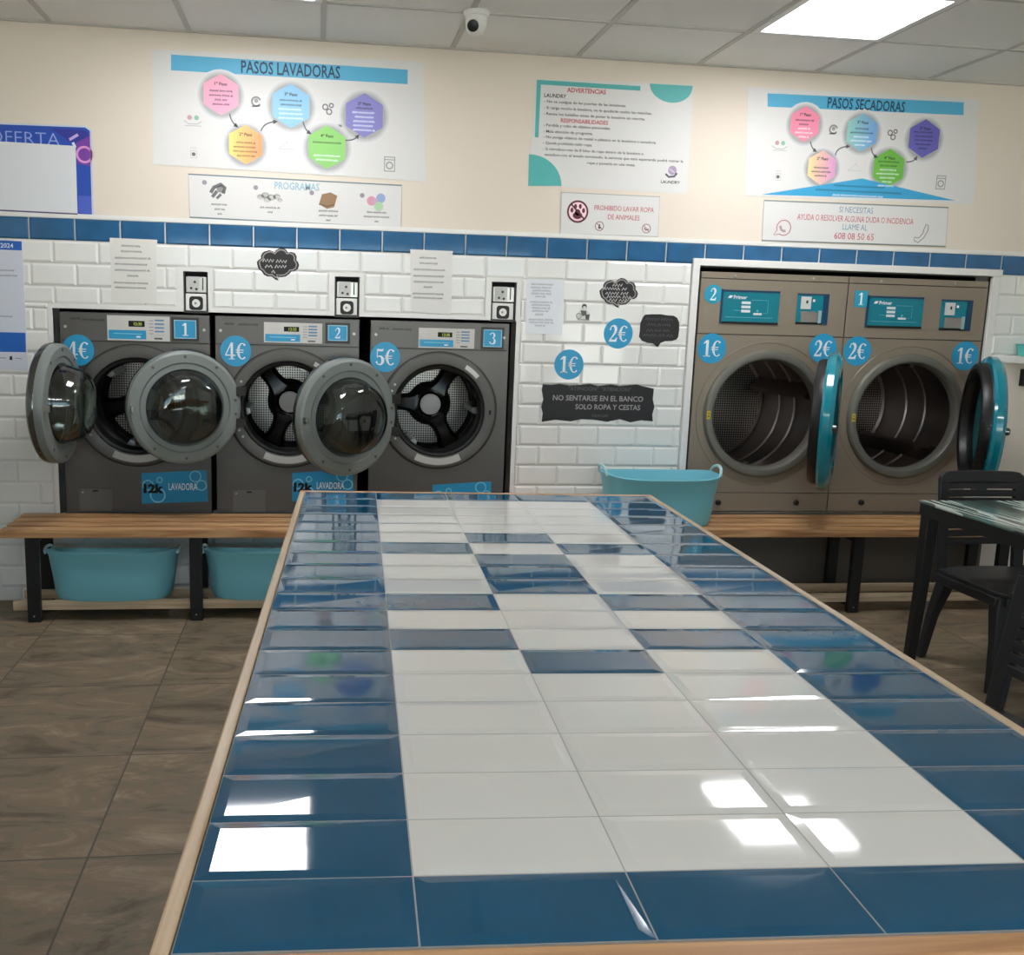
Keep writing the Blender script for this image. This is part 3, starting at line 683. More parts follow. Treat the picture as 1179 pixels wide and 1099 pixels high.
# -- black vinyl clouds and boards
CLOUD = [(190, 420), (180, 360), (220, 320), (262, 295), (262, 240), (290, 185), (345, 150), (430, 130), (490, 155), (520, 180), (560, 130), (640, 85), (720, 100), (765, 140), (785, 180), (850, 165), (920, 195), (955, 260), (948, 325), (985, 370), (1000, 430), (975, 500), (920, 535), (850, 540), (810, 595), (740, 645), (640, 658), (560, 640), (605, 725), (540, 705), (460, 640), (390, 645), (320, 610), (275, 545), (215, 500)]
def cloud(conv, label, rows):
    pts = [conv(*q) for q in CLOUD]; us = [q[0] for q in pts]; vs = [q[1] for q in pts]
    cu, cv = (min(us)+max(us))/2, (min(vs)+max(vs))/2
    d = sheet(min(us), min(vs), max(us), max(vs), -.0076); o = px(d, pts); d.base(o, M_BOARD, .0016)
    cx, cz = d.p(cu, cv-2); d.rib([(cx+(x-cx)*.88, cz+(z-cz)*.87) for x, z in o], .0058, pm(150, 142, 144), 1, True)
    for u, v, w in rows: x, z = d.p(*conv(u, v)); d.scrib(x, z, w, .019, M_CHALK, 2, int(u+v), .0046)
    return tag(d.put('cloud_sticker'), label, 'sticker', 'black speech cloud stickers')
c1 = lambda u, v: (285+u*.05937, 280+v*.05937)
c2 = lambda u, v: (685+(100+(u-180)*1.061)*.0509, 315+(95+(v-85)*1.062)*.0509)
cloud(c1, 'black cloud sticker with chalk lettering on the tiles above washing machine 2', [(410, 335, .055), (670, 350, .055), (550, 450, .1), (500, 550, .015)])
cloud(c2, 'black cloud sticker with five chalk lines above the round 2\u20ac sticker on the wall', [(565, 240, .05), (510, 315, .12), (550, 415, .115), (600, 490, .125), (570, 560, .09)])
bub = [(250, 140), (400, 130), (600, 130), (760, 155), (900, 165), (970, 210), (1020, 310), (1020, 480), (1000, 640), (960, 700), (850, 735), (700, 740), (600, 780), (540, 870), (500, 860), (430, 790), (300, 775), (180, 730), (110, 640), (130, 500), (140, 330), (200, 200)]
d = sheet(735, 362, 782, 399, -.0076); d.base(px(d, [(730+u*.0509, 355+v*.0509) for u, v in bub]), M_BOARD, .0016)
for u, v, w in ((560, 240, .14), (560, 370, .12), (560, 500, .13), (540, 610, .155)): x, z = d.p(730+u*.0509, 355+v*.0509); d.scrib(x, z, w, .018, M_CHALKD, 2, v, .004)
tag(d.put('speech_bubble_sticker'), 'black square speech bubble board with dim chalk text beside the dryers', 'sticker')
ban = [(80, 60), (160, 65), (240, 55), (330, 70), (430, 65), (520, 55), (600, 75), (720, 60), (800, 75), (960, 60), (1030, 80), (1120, 100), (1110, 200), (1125, 270), (1105, 340), (1110, 405), (1000, 395), (900, 415), (800, 385), (680, 410), (560, 390), (440, 385), (340, 405), (200, 390), (70, 410), (80, 330), (65, 270), (85, 200), (70, 110)]
d = sheet(624, 441, 753, 486, -.0076); d.base(px(d, [(615+u*.123, 435+v*.123) for u, v in ban]), M_BOARD, .0016)
def bt(body, u, v, w, h, m): x, z = d.p(615+u*.123, 435+v*.123); d.text(body, x, z, h, m, wid=w*.123*.00425, bold=.018)
bt('"ATENCI\u00d3N"  "ATENCI\u00d3N"', 615, 103, 620, .018, M_CHALKD); bt('NO SENTARSE EN EL BANCO', 600, 190, 900, .026, M_CHALK2); bt('SOLO ROPA Y CESTAS', 690, 272, 650, .026, M_CHALK2); bt('GRACIAS', 615, 352, 165, .014, M_CHALKD)
tag(d.put('bench_banner'), 'wide black wavy banner reading NO SENTARSE EN EL BANCO on the white tiles', 'sign')
# -- little drawing of a laundress
d = sheet(664, 348, 682, 370, -.0076); x, z = d.p(672, 359)
cx, cz = d.p(672, 359)
d.base([(cx-.024, cz-.042), (cx+.034, cz-.042), (cx+.034, cz-.01), (cx+.014, cz+.01), (cx+.012, cz+.04), (cx-.008, cz+.042), (cx-.014, cz+.012), (cx-.036, cz-.01), (cx-.034, cz-.034)], pm(214, 213, 208), .0012)
d.disc(cx+.002, cz+.026, .0125, pm(60, 60, 60), 1, 14); d.disc(cx+.003, cz+.021, .0085, pm(220, 220, 216), 2, 12)
d.flat([(cx-.016, cz+.008), (cx+.012, cz+.006), (cx+.016, cz-.012), (cx-.004, cz-.022), (cx-.012, cz-.01)], pm(96, 96, 94), 1)
d.disc(cx-.024, cz-.02, .013, pm(198, 198, 194), 1, 14); d.ring(cx-.024, cz-.02, .013, .003, pm(110, 110, 108), 2, 14)
d.flat([(cx+.008, cz-.014), (cx+.032, cz-.010), (cx+.028, cz-.036), (cx+.012, cz-.036)], pm(84, 84, 82), 1); d.rib([(cx-.03, cz-.038), (cx+.032, cz-.038)], .004, pm(130, 130, 128), 2)
tag(d.put('figure_sticker'), 'tiny black and white sticker of a crouching figure with laundry on the tiles', 'sticker')
# -- round price stickers
def price(u, v, r, body, Y0, parent=None, wid=1.0):
    d = Dec(W(u, v, Y0).x, W(u, v, Y0).z, Y0); n = 40
    d.base([(r*math.cos(2*PI*i/n), r*math.sin(2*PI*i/n)) for i in range(n)], M_STICK, .0012)
    d.glyph(body, 0, 0, r*1.1, M_STICKW, 1, wid)
    return d.put('price_sticker', parent)
for u, v, body in ((655, 419.5, '1\u20ac'), (711.8, 383.8, '2\u20ac')):
    tag(price(u, v, .075, body, -.0076), 'round blue %s price sticker on the white wall tiles between washers and dryers' % body, 'sticker', 'round price stickers on the wall')

# ================================================================ machines
def holed_plate(mb, x0, x1, z0, z1, cx, cz, r, y, m, n=72):
    angs = sorted(set([2*PI*i/n for i in range(n)] + [math.atan2(b-cz, a-cx) % (2*PI) for a in (x0, x1) for b in (z0, z1)]))
    vs = []
    for a in angs:
        c, s = math.cos(a), math.sin(a)
        t = min([((x1 if c > 0 else x0)-cx)/c] if abs(c) > 1e-9 else [9], [((z1 if s > 0 else z0)-cz)/s] if abs(s) > 1e-9 else [9])[0]
        vs += [(cx+r*c, y, cz+r*s), (cx+t*c, y, cz+t*s)]
    k = len(angs)
    mb.add(vs, [(2*i, 2*i+1, 2*((i+1) % k)+1, 2*((i+1) % k)) for i in range(k)], m)
def shell(mb, x0, x1, y0, y1, z0, z1, m):
    mb.add([(x0, y0, z0), (x1, y0, z0), (x1, y0, z1), (x0, y0, z1), (x0, y1, z0), (x1, y1, z0), (x1, y1, z1), (x0, y1, z1)],
           [(4, 7, 6, 5), (0, 4, 5, 1), (1, 5, 6, 2), (2, 6, 7, 3), (3, 7, 4, 0)], m)
def circ(r, n=40): return [(r*math.cos(2*PI*i/n), r*math.sin(2*PI*i/n)) for i in range(n)]

MZ = .430
def loc(t, u, v, Y=0.0):
    q = W(u, v, Y); return q.x-t.location.x, q.z-t.location.z
def washer(cx, number, price_at, price_txt, phi, spider0, label, disp, badge, logo, cap, hatch, dz=0.0, ds=1.0, dx=0.0, group='washing machines set in the tiled wall'):
    t = thing('washing_machine', (cx, 0, MZ), label, 'washing machine', group)
    H, CZ, R = .962, .527, .2925
    hw = .342
    mb = MB(); holed_plate(mb, -hw, hw, 0, H, 0, CZ, R, 0, M_DARK); shell(mb, -hw, hw, 0, .72, 0, H, M_DARK)
    mb.build('cabinet', t, ang=40)
    # control strip along the top
    mb = MB(); mb.box(-hw+.004, hw-.004, -.006, -.0005, H-.130, H-.004, M_DARK)
    mb.box(-hw+.004, hw-.004, -.002, -.0004, H-.1335, H-.130, M_DARK2)
    for s in (-1, 1): mb.lathe([(.007, -.006), (.007, -.009), (0, -.0095)], s*(hw-.025), H-.068, M_STEEL, 12)
    cp = mb.build('control_panel', t, bevel=.0015)
    d = Dec(t.location.x, t.location.z, -.0065); L = lambda u, v: loc(t, u, v)
    (a0, b1), (a1, b0) = L(disp[0], disp[1]), L(disp[2], disp[3]); b0, b1 = min(b0, b1), max(b0, b1)
    if a0 > a1: a0, a1 = a1, a0
    d.base([(a0, b0), (a1, b0), (a1, b1), (a0, b1)], pm(206, 203, 198), .003)
    w, h = a1-a0, b1-b0
    d.rect(a0+.02*w, b0+.06*h, a0+.62*w, b0+.42*h, M_STICK); d.rib([(a0+.10*w, b0+.28*h), (a0+.55*w, b0+.27*h)], .004, pm(120, 200, 226), 2); d.rect(a0+.46*w, b0+.13*h, a0+.53*w, b0+.19*h, M_STICKW, 2)
    d.rect(a0+.34*w, b0+.56*h, a0+.60*w, b0+.80*h, M_VOID); d.text('12:35', a0+.49*w, b0+.68*h, .013, M_LCD, L=2, bold=.02)
    for i in range(5): 
        d.rib([(a0+.67*w, b0+(.82-.13*i)*h), (a0+.74*w, b0+(.82-.13*i)*h)], .003, pm(130, 128, 126)); d.rib([(a0+.76*w, b0+(.84-.15*i)*h), (a0+.91*w, b0+(.84-.15*i)*h)], .007 if i < 4 else .001, pm(92, 138, 176))
    d.rect(a0+.75*w, b0+.07*h, a0+.88*w, b0+.14*h, pm(90, 88, 86))
    dp = d.build('display', t, (0, -.0065, 0), smooth=False, fix=False)
    # machine number
    (a0, b1), (a1, b0) = L(badge[0], badge[1]), L(badge[2], badge[3])
    mb = MB(); mb.box(a0-.012, a1+.012, -.009, -.006, b0-.012, b1+.012, M_DARK2); nf = mb.build('number_frame', t, bevel=.001)
    d = Dec(0, 0, 0); d.base([(a0, b0), (a1, b0), (a1, b1), (a0, b1)], M_STICK, .0012); d.frame(a0, b0, a1, b1, .004, pm(160, 206, 226)); d.glyph(number, (a0+a1)/2, (b0+b1)/2, (b1-b0)*.68, M_STICKW)
    o = d.build('number_plate', t, (0, -.0092, 0), smooth=False, fix=False); o['label'] = 'blue number plate reading %s' % number
    # maker's lettering on the left of the strip
    d = Dec(0, 0, 0)
    for u, v, w_ in logo: a, b = L(u, v); d.scrib(a, b, w_, .013, M_VOID, 1, 5, .004)
    d.build('lettering', t, (0, -.0062, 0), smooth=False, fix=False)
    # door ring, gasket, drum
    mb = MB(); mb.lathe([(.2935, -.0005), (.2935, -.008), (.288, -.010)], 0, CZ, M_DARK2, 80)
    mb.lathe([(.288, -.010), (.281, -.020), (.262, -.022), (.232, -.018), (.2285, -.010)], 0, CZ, M_RING, 80)
    for a in (158, 150, 205, 213): mb.lathe([(.006, -.0205), (.006, -.024), (0, -.0245)], .255*math.cos(math.radians(a)), CZ+.255*math.sin(math.radians(a)), M_STEEL, 10)
    mb.box(.240, .275, -.0235, -.021, CZ-.028, CZ+.028, M_RING); mb.box(.251, .262, -.0245, -.0234, CZ-.014, CZ+.008, M_VOID)
    rg = mb.build('door_ring', t)
    d = Dec(0, 0, 0)
    d.flat([(.236*math.cos(math.radians(a)), CZ+.236*math.sin(math.radians(a))) for a in range(244, 297, 4)]+[(.270*math.cos(math.radians(a)), CZ+.270*math.sin(math.radians(a))) for a in range(296, 243, -4)], pm(186, 186, 182))
    d.build('ring_label', rg, (0, -.0225, 0), smooth=False, fix=False)['label'] = 'long curved pale plate'; d = Dec(0, 0, 0)
    d.flat([(.244*math.cos(math.radians(a)), CZ+.244*math.sin(math.radians(a))) for a in (42, 48, 54, 60)]+[(.266*math.cos(math.radians(a)), CZ+.266*math.sin(math.radians(a))) for a in (60, 54, 48, 42)], pm(212, 206, 204))
    d.build('ring_label', rg, (0, -.0225, 0), smooth=False, fix=False)['label'] = 'small white label'
    mb = MB(); mb.lathe([(.2285, -.010), (.224, -.016), (.212, -.012), (.204, .01), (.210, .03), (.204, .05), (.206, .075), (.235, .085)], 0, CZ, M_RUBBER, 72); mb.build('door_gasket', t)
    mb = MB(); mb.lathe([(.215, .086), (.245, .088), (.25, .10), (.25, .42)], 0, CZ, M_STEEL, 72)
    mb.lathe([(.213, .080), (.219, .083), (.219, .092)], 0, CZ, M_CHROME, 72)
    for k in range(3):
        a = math.radians(spider0+60+120*k); c, s = math.cos(a), math.sin(a)
        xf = Matrix.Translation((0, 0, CZ)) @ Matrix.Rotation(-a, 4, 'Y')
        mb.prism([(.25, -.035), (.25, .035), (.19, .012), (.19, -.012)], .12, .40, M_STEEL, xf)
    dr = mb.build('drum', t)
    mb = MB(); mb.lathe([(.25, .42), (.10, .418), (0, .418)], 0, CZ, M_PERF, 72); mb.build('drum_back', t)
    mb = MB()
    for k in range(3):
        a = math.radians(spider0+120*k); xf = Matrix.Translation((0, 0, CZ)) @ Matrix.Rotation(-a, 4, 'Y')
        rings = []
        for x, hw_, y0 in ((.02, .10, .352), (.06, .094, .352), (.085, .066, .353), (.115, .050, .356), (.15, .044, .36), (.19, .047, .366), (.225, .060, .374), (.247, .076, .38)):
            rings.append([(x, y0, -hw_*.55), (x, y0, hw_*.55), (x, y0+.018, hw_*.85), (x, .416, hw_), (x, .416, -hw_), (x, y0+.018, -hw_*.85)])
        mb.loft(rings, M_BLACK_GL, xf=xf)
    mb.lathe([(.118, .414), (.095, .376), (.066, .352), (.0, .352)], 0, CZ, M_BLACK_GL, 48); mb.lathe([(.2495, .395), (.238, .40), (.218, .4165)], 0, CZ, M_BLACK_GL, 64)
    sp = mb.build('drum_spider', t, ang=40)
    mb = MB(); mb.lathe([(.055, .351), (.055, .344), (.048, .341), (.046, .343), (.02, .340), (0, .339)], 0, CZ, M_SILVER, 40); mb.build('hub', sp)
    # service flap
    (a0, b1), (a1, b0) = L(hatch[0], hatch[1]), L(hatch[2], hatch[3])
    mb = MB(); mb.box(a0, a1, -.004, -.0005, b0, b1, M_DARKL); mb.box((a0+a1)/2-.012, (a0+a1)/2+.012, -.0055, -.004, b1-.012, b1-.005, M_VOID); mb.lathe([(.005, -.004), (.005, -.0065), (0, -.0068)], a0+.018, b1-.016, M_STEEL, 10)
    mb.build('service_flap', t, bevel=.001)
    # stickers
    price(price_at[0], price_at[1], .073, price_txt, -.0065, t)
    if cap:
        c = [L(*q) for q in cap]; d = Dec(0, 0, 0); d.base(c, pm(24, 142, 192), .001)
        x0, z0 = c[3]; ux, uz = c[2][0]-x0, c[2][1]-z0; vx, vz = c[0][0]-x0, c[0][1]-z0
        P = lambda a, b: (x0+ux*a+vx*b, z0+uz*a+vz*b)
        pale = pm(130, 206, 230)
        for a, b, r, w_ in ((.81, .84, .026, .005), (.27, .76, .013, .004), (.24, .26, .034, .007), (1.0-.10, .54, .024, .006), (.095, .6, .024, .005)): d.ring(*P(a, b), r, w_, pale, 1)
        q = P(.18, .49); d.text('12k', q[0], q[1], .040, M_VOID, wid=.095, bold=.06, L=3)
        q = P(.62, .52); d.text('LAVADORA', q[0], q[1], .034, M_STICKW, wid=.135, bold=.01, L=2)
        d.build('capacity_sticker', t, (0, -.0006, 0), smooth=False, fix=False)
    # the open door: swings on the left edge of the ring
    D = .245
    mb = MB()
    mb.lathe([(.176, .012), (.182, .020), (.205, .020), (.212, .026), (.250, .026), (.262, .020), (.266, .008), (.266, -.012)], D, 0, M_DOORG, 80)
    for a in (0, 52, 90, 128, 172, 188, 232, 270, 308): mb.lathe([(.007, .0262), (.007, .028), (0, .0284)], D+.238*math.cos(math.radians(a)), .238*math.sin(math.radians(a)), M_RING, 10)
    door = mb.build('door', t, (-.245+dx, -.034, CZ+dz), rot=(0, 0, -math.radians(phi)), ang=25); door.scale = (ds, ds, ds)
    mb = MB(); mb.lathe([(.266, -.012), (.268, -.018), (.266, -.036), (.255, -.046), (.235, -.048), (.214, -.042), (.205, -.034), (.200, -.02), (.178, .004)], D, 0, M_CHROME2, 80); mb.build('rim', door)['label'] = 'chrome outer rim'
    mb = MB(); mb.lathe([(.180, .012), (.174, .03), (.166, .066), (.150, .108), (.132, .127), (.10, .132), (0, .130)], D, 0, M_GLASS, 72)
    mb.lathe([(.176, .012), (.169, .03), (.161, .066), (.145, .105), (.128, .122), (.10, .126), (0, .124)], D, 0, M_GLASS, 72); mb.build('glass_bowl', door, ang=60)
    mb = MB(); mb.lathe([(.205, -.036), (.12, -.044), (0, -.047)], D, 0, M_GLASS, 64); mb.build('cover_glass', door, ang=60)
    for s in (-1, 1):
        mb = MB(); mb.box(-.040, .006, -.004, .032, s*.075-.020, s*.075+.020, M_DARK2); mb.lathez([(0, s*.075-.026), (.009, s*.075-.026), (.009, s*.075+.026), (0, s*.075+.026)], -.034, .018, M_RUBBER, 14); mb.build('hinge', door)
    mb = MB(); mb.box(D+.238, D+.252, .024, .05, -.014, .014, M_STEEL); mb.build('latch', door, bevel=.002)
    return t
M_BLACK_GL = mat('glossy_black_plastic', (22, 21, 21), .22)
M_SILVER = mat('silver_paint', (236, 230, 226), .3, .0)
M_DARKL = mat('flap_grey', (104, 102, 98), .45, .3)
washer(.457, '1', (90, 403), '4\u20ac', 95.5, 75, 'anthracite washing machine numbered 1, its glass door swung straight out from the wall', (123.5, 362.5, 196, 393), (200.5, 368, 226.5, 390), [(88, 366.5, .05), (108, 368, .1)],
       [(163, 544.5), (238, 541), (239.5, 577), (163.5, 579.5)], (91, 562.5, 130, 588), .033, 1.0, -.022)
washer(1.168, '2', (271.5, 404), '4\u20ac', 160, 128, 'anthracite washing machine numbered 2, its glass door folded back over machine 1', (304, 370.5, 371, 395.5), (377.5, 374, 400, 392.5), [(264, 372.5, .04), (286, 373.5, .09)],
       [(336.5, 544), (406, 541), (407, 575), (336.5, 577)], (268, 564, 306, 589.5), .008)
washer(1.908, '3', (443.5, 411), '5\u20ac', 146, 58, 'anthracite washing machine numbered 3 with the 5\u20ac sticker, its drum fully in view', (482, 377, 545.5, 401.5), (556.5, 379, 577, 399.5), [(442, 378, .045), (463, 379, .09)],
       [(498, 558), (565.5, 554), (566, 587), (498, 590)], (450, 566, 487, 590), -.02, 1.05)

# coin units in the shafts above the washers
CU = ['coin unit with metal slot plate in the wall above washing machine 1', 'coin unit with metal slot plate in the wall above washing machine 2', 'coin unit with metal slot plate in the wall above washing machine 3']
for c, lb in zip(COINS, CU):
    x0, x1, z1 = c[0], c[1], c[3]; cx = (x0+x1)/2; z0 = 1.402
    t = thing('coin_unit', (cx, 0, z0), lb, 'coin unit', 'coin units above the washing machines')
    w = (x1-x0)/2; h = z1-z0
    mb = MB(); mb.box(-w+.001, w-.001, .02, .11, .0, h-.002, M_VOID)
    mb.box(-w+.002, w-.002, .004, .02, -.0, .012, M_DARK2); mb.box(-w+.001, -w+.006, .0, .02, .0, h-.004, M_DARK2); mb.box(w-.006, w-.001, .0, .02, .0, h-.004, M_DARK2)
    mb.build('housing', t, smooth=False)
    mb = MB(); mb.box(-w+.010, w-.008, .008, .02, h*.50, h-.024, M_STEEL); cpl = mb.build('coin_plate', t, bevel=.002)
    mb = MB(); mb.box(-w+.018, w*.28, .005, .0078, h*.53, h*.88, pm(196, 196, 192)); mb.box(w*.52, w*.60, .006, .0078, h*.56, h*.86, M_VOID)
    for a, b in ((-.005, .75), (-.022, .60), (.002, .58)): mb.lathe([(.006, .0046), (.006, .003), (0, .003)], a, h*b, M_DARK2, 10)
    mb.build('slot', cpl, smooth=False)
    mb = MB(); mb.box(-w+.008, w-.010, .004, .02, .010, h*.47, M_WHITE); rd = mb.build('card_reader', t, bevel=.003)
    d = Dec(0, 0, 0); q = []
    for (sx, sz, a0) in ((1, 1, 0), (-1, 1, 90), (-1, -1, 180), (1, -1, 270)): q += [(sx*.018+.014*math.cos(math.radians(a0+k*30)), h*.24+sz*.018+.014*math.sin(math.radians(a0+k*30))) for k in range(4)]
    d.base(q, M_BLACK, .001); d.disc(0, h*.24, .019, M_WHITE, 1, 20); d.disc(-.003, h*.24, .006, pm(150, 150, 150), 2, 10)
    d.build('reader_pad', rd, (0, .0038, 0), smooth=False, fix=False)

# -- dryers
DZ = .452
def dryer(cx, hwid, number, badge, screen, coin, phi, prices, lifter0, label, knobs, yel, group='dryers set in the white frame'):
    t = thing('tumble_dryer', (cx, 0, DZ), label, 'dryer', group); H, CZ, R = 1.228, .513, .330
    L = lambda u, v: loc(t, u, v)
    mb = MB(); holed_plate(mb, -hwid, hwid, .1, .917, 0, CZ, R, 0, M_DRYER); shell(mb, -hwid, hwid, 0, .80, 0, H, M_DRYER)
    mb.box(-hwid, hwid, .003, .012, .09, .93, M_DRYER2) if False else None
    mb.build('cabinet', t, ang=40)
    mb = MB(); mb.box(-hwid, hwid, -.001, .006, .921, H-.035, M_DRYER); mb.box(-hwid, hwid, .004, .02, .915, .924, M_DRYER2); fas = mb.build('control_fascia', t, bevel=.0012)
    mb = MB(); mb.box(-hwid, hwid, -.001, .006, H-.031, H, M_DRYER); mb.box(-hwid, hwid, .004, .02, H-.036, H-.03, M_DRYER2)
    for s in (-.55, .52): mb.lathe([(.008, -.001), (.006, -.004), (0, -.005)], s*hwid, H-.018, M_STEEL, 10)
    mb.build('top_strip', t, bevel=.0012)
    mb = MB(); mb.box(-hwid, hwid, -.001, .006, 0, .096, M_DRYER); mb.box(-hwid, hwid, .004, .02, .094, .102, M_DRYER2); low = mb.build('lower_panel', t, bevel=.0012)
    for u, v in knobs:
        a, b = L(u, v); mb = MB(); mb.lathe([(.015, -.001), (.014, -.012), (.010, -.016), (0, -.017)], a, b, M_BLACK, 18); mb.build('knob', low)
    # ring
    mb = MB(); mb.lathe([(.331, -.0005), (.331, -.010), (.322, -.022), (.306, -.026), (.290, -.022), (.282, -.010), (.279, .004), (.276, .03)], 0, CZ, M_DRING, 80)
    mb.lathe([(.372, -.0003), (.370, -.0022), (.366, -.0003)], 0, CZ, M_DRYER, 80); rg = mb.build('door_ring', t)
    a, b = L(*yel); d = Dec(0, 0, 0); d.rect(-.010, -.021, .010, .021, pm(206, 180, 50)); d.rect(-.006, -.012, .006, -.002, pm(120, 100, 40), 2); d.rect(-.005, .004, .005, .012, pm(140, 116, 40), 2)
    d.build('warning_label', rg, (a, -.0265, b), smooth=False, fix=False)['label'] = 'yellow warning label'
    mb = MB(); mb.lathe([(.276, .03), (.30, .035), (.345, .05), (.345, .34)], 0, CZ, M_CHROMD, 80)
    mb.lathe([(.345, .34), (.335, .345), (.335, .352), (.345, .358), (.345, .52), (.336, .525), (.336, .533), (.345, .54), (.345, .75), (.33, .76)], 0, CZ, M_CHROMD, 80)
    mb.lathe([(.33, .76), (.10, .757), (0, .757)], 0, CZ, M_PERFD, 80)
    for k in range(3):
        an = math.radians(lifter0+120*k); xf = Matrix.Translation((0, 0, CZ)) @ Matrix.Rotation(-an, 4, 'Y')
        mb.prism([(.346, -.05), (.346, .05), (.30, .022), (.262, .010), (.262, -.010), (.30, -.022)], .06, .74, M_CHROMD, xf)
    mb.build('drum', t)
    # teal screen in its recess
    (a0, b1), (a1, b0) = L(screen[0], screen[1]), L(screen[2], screen[3]); w, h = a1-a0, b1-b0
    mb = MB()
    for r in ((a0-.012, a0, b0-.012, b1+.012), (a1, a1+.012, b0-.012, b1+.012)): mb.box(r[0], r[1], -.006, 0, r[2], r[3], M_TEALD if r[0] < a0 else M_DRYER)
    mb.box(a0, a1, -.006, 0, b1, b1+.010, M_TEALD); mb.box(a0, a1, -.006, 0, b0-.012, b0, M_VOID); sf = mb.build('screen_frame', t, smooth=False)
    d = Dec(0, 0, 0); d.base([(a0, b0), (a1, b0), (a1, b1), (a0, b1)], M_TEALS, .003)
    lt = pm(84, 178, 196); d.text('Primer', a0+.30*w, b1-.17*h, .018, M_STICKW, L=2, bold=.02); d.flat([(a0+.08*w, b1-.21*h), (a0+.14*w, b1-.21*h), (a0+.17*w, b1-.12*h), (a0+.11*w, b1-.12*h)], M_STICKW, 2)
    for i in range(3): d.rect(a0+.33*w, b1-(.40+.14*i)*h, a0+.49*w, b1-(.31+.14*i)*h, pm(206, 222, 224))
    d.rect(a0+.55*w, b1-.76*h, a0+.70*w, b1-.69*h, pm(206, 222, 224)); d.disc(a0+.62*w, b1-.62*h, .006, lt, 1, 10)
    d.rib([(a0+.5*w, b1-.26*h), (a0+.8*w, b1-.26*h), (a0+.8*w, b1-.70*h), (a0+.72*w, b1-.70*h)], .0022, lt); d.rib([(a0+.06*w, b1-.85*h), (a0+.9*w, b1-.85*h)], .002, lt); d.rib([(a0+.2*w, b1-.62*h), (a0+.32*w, b1-.62*h)], .002, lt)
    d.build('touch_screen', sf, (0, -.0012, 0), smooth=False, fix=False)
    # coin slot
    (a0, b1), (a1, b0) = L(coin[0], coin[1]), L(coin[2], coin[3]); w, h = a1-a0, b1-b0
    mb = MB(); mb.box(a0, a1, -.003, 0, b0, b1, M_TEALS); mb.box(a0+.84*w, a1+.002, -.006, 0, b0, b1, M_TEALD); mb.box(a0, a1, -.005, 0, b1-.008, b1, M_TEALD); mb.box(a0, a1-.1*w, -.004, 0, b0, b0+.012, M_VOID); cu = mb.build('coin_slot', t, smooth=False)
    mb = MB(); mb.box(a0+.12*w, a0+.44*w, -.0065, -.003, b0+.50*h, b1-.10*h, pm(206, 208, 206)); mb.box(a0+.28*w, a0+.34*w, -.007, -.0065, b0+.68*h, b0+.78*h, M_VOID); mb.build('coin_plate', cu, smooth=False)
    mb = MB(); mb.box(a0+.14*w, a0+.68*w, -.009, -.003, b0+.07*h, b0+.42*h, M_STEEL); mb.build('return_flap', cu, bevel=.001)
    mb = MB(); mb.box(a0+.70*w, a0+.80*w, -.006, -.003, b0+.05*h, b0+.46*h, pm(150, 176, 180)); mb.build('flap_hinge', cu, smooth=False)
    mb = MB(); mb.box(a0+.50*w, a0+.56*w, -.0062, -.003, b0+.74*h, b0+.82*h, M_STICKW); mb.build('button', cu, smooth=False)
    # number and prices
    u, v, sq = badge; a, b = L(u, v); d = Dec(0, 0, 0)
    d.base([(-.035, -.042), (.035, -.042), (.035, .042), (-.035, .042)] if sq else circ(.048), pm(34, 156, 186), .0012); d.glyph(number, 0, 0, .062, M_STICKW, 1)
    d.build('number_plate', t, (a, -.0025, b), smooth=False, fix=False)['label'] = 'teal number sticker reading %s' % number
    for u, v, s in prices: price(u, v, .076, s, -.001, t)
    # door: hinged on the right edge of the ring
    D = .338
    mb = MB(); mb.lathe([(.245, -.010), (.25, -.040), (.275, -.052), (.318, -.046), (.337, -.028), (.338, .0), (.330, .012), (.306, .014)], -D, 0, M_TEAL, 80)
    door = mb.build('door', t, (R+.008, -.040, CZ), rot=(0, 0, math.radians(phi))); door['label'] = 'teal round door standing open'
    mb = MB(); mb.lathe([(.306, .012), (.305, .040), (.296, .055), (.275, .058), (.258, .050), (.250, .030), (.245, -.010)], -D, 0, M_RUBBER, 80); mb.build('door_seal', door)['label'] = 'black rubber seal'
    mb = MB(); mb.lathe([(.25, .018), (.15, .018), (0, .018)], -D, 0, M_GLASSD, 64); mb.lathe([(.252, -.042), (.13, -.056), (0, -.06)], -D, 0, M_GLASSD, 64); mb.build('door_glass', door, ang=60)
    mb = MB(); mb.lathe([(.018, -.040), (.018, -.058), (.013, -.064), (0, -.065)], -2*D+.034, 0, M_CHROME2, 24); mb.build('door_knob', door)
    for s in (-1, 1):
        mb = MB(); mb.box(-.075, .006, -.012, .030, s*.215-.018, s*.215+.018, M_STEEL); mb.lathez([(0, s*.215-.026), (.010, s*.215-.026), (.010, s*.215+.026), (0, s*.215+.026)], .004, .012, M_DARK2, 14); mb.build('hinge', door, bevel=.002)
    return t
dryer(3.615, .3945, '2', (821, 338.5, False), (833, 335.5, 895, 371.5), (918.5, 337.5, 951, 374), 58.5, [(819.5, 401, '1\u20ac'), (947.5, 401, '2\u20ac')], 19,
      'taupe tumble dryer numbered 2, its teal door open and seen edge-on', [(826.5, 578), (916, 578)], (813.5, 477))
dryer(4.403, .3885, '1', (991, 344, True), (1001, 342.5, 1060, 376), (1084.5, 344.5, 1115.5, 381), 64, [(987, 404, '2\u20ac'), (1111, 409.5, '1\u20ac')], 80,
      'taupe tumble dryer numbered 1, its teal door opened out past the white frame', [(991, 578), (1090, 580)], (980, 480))

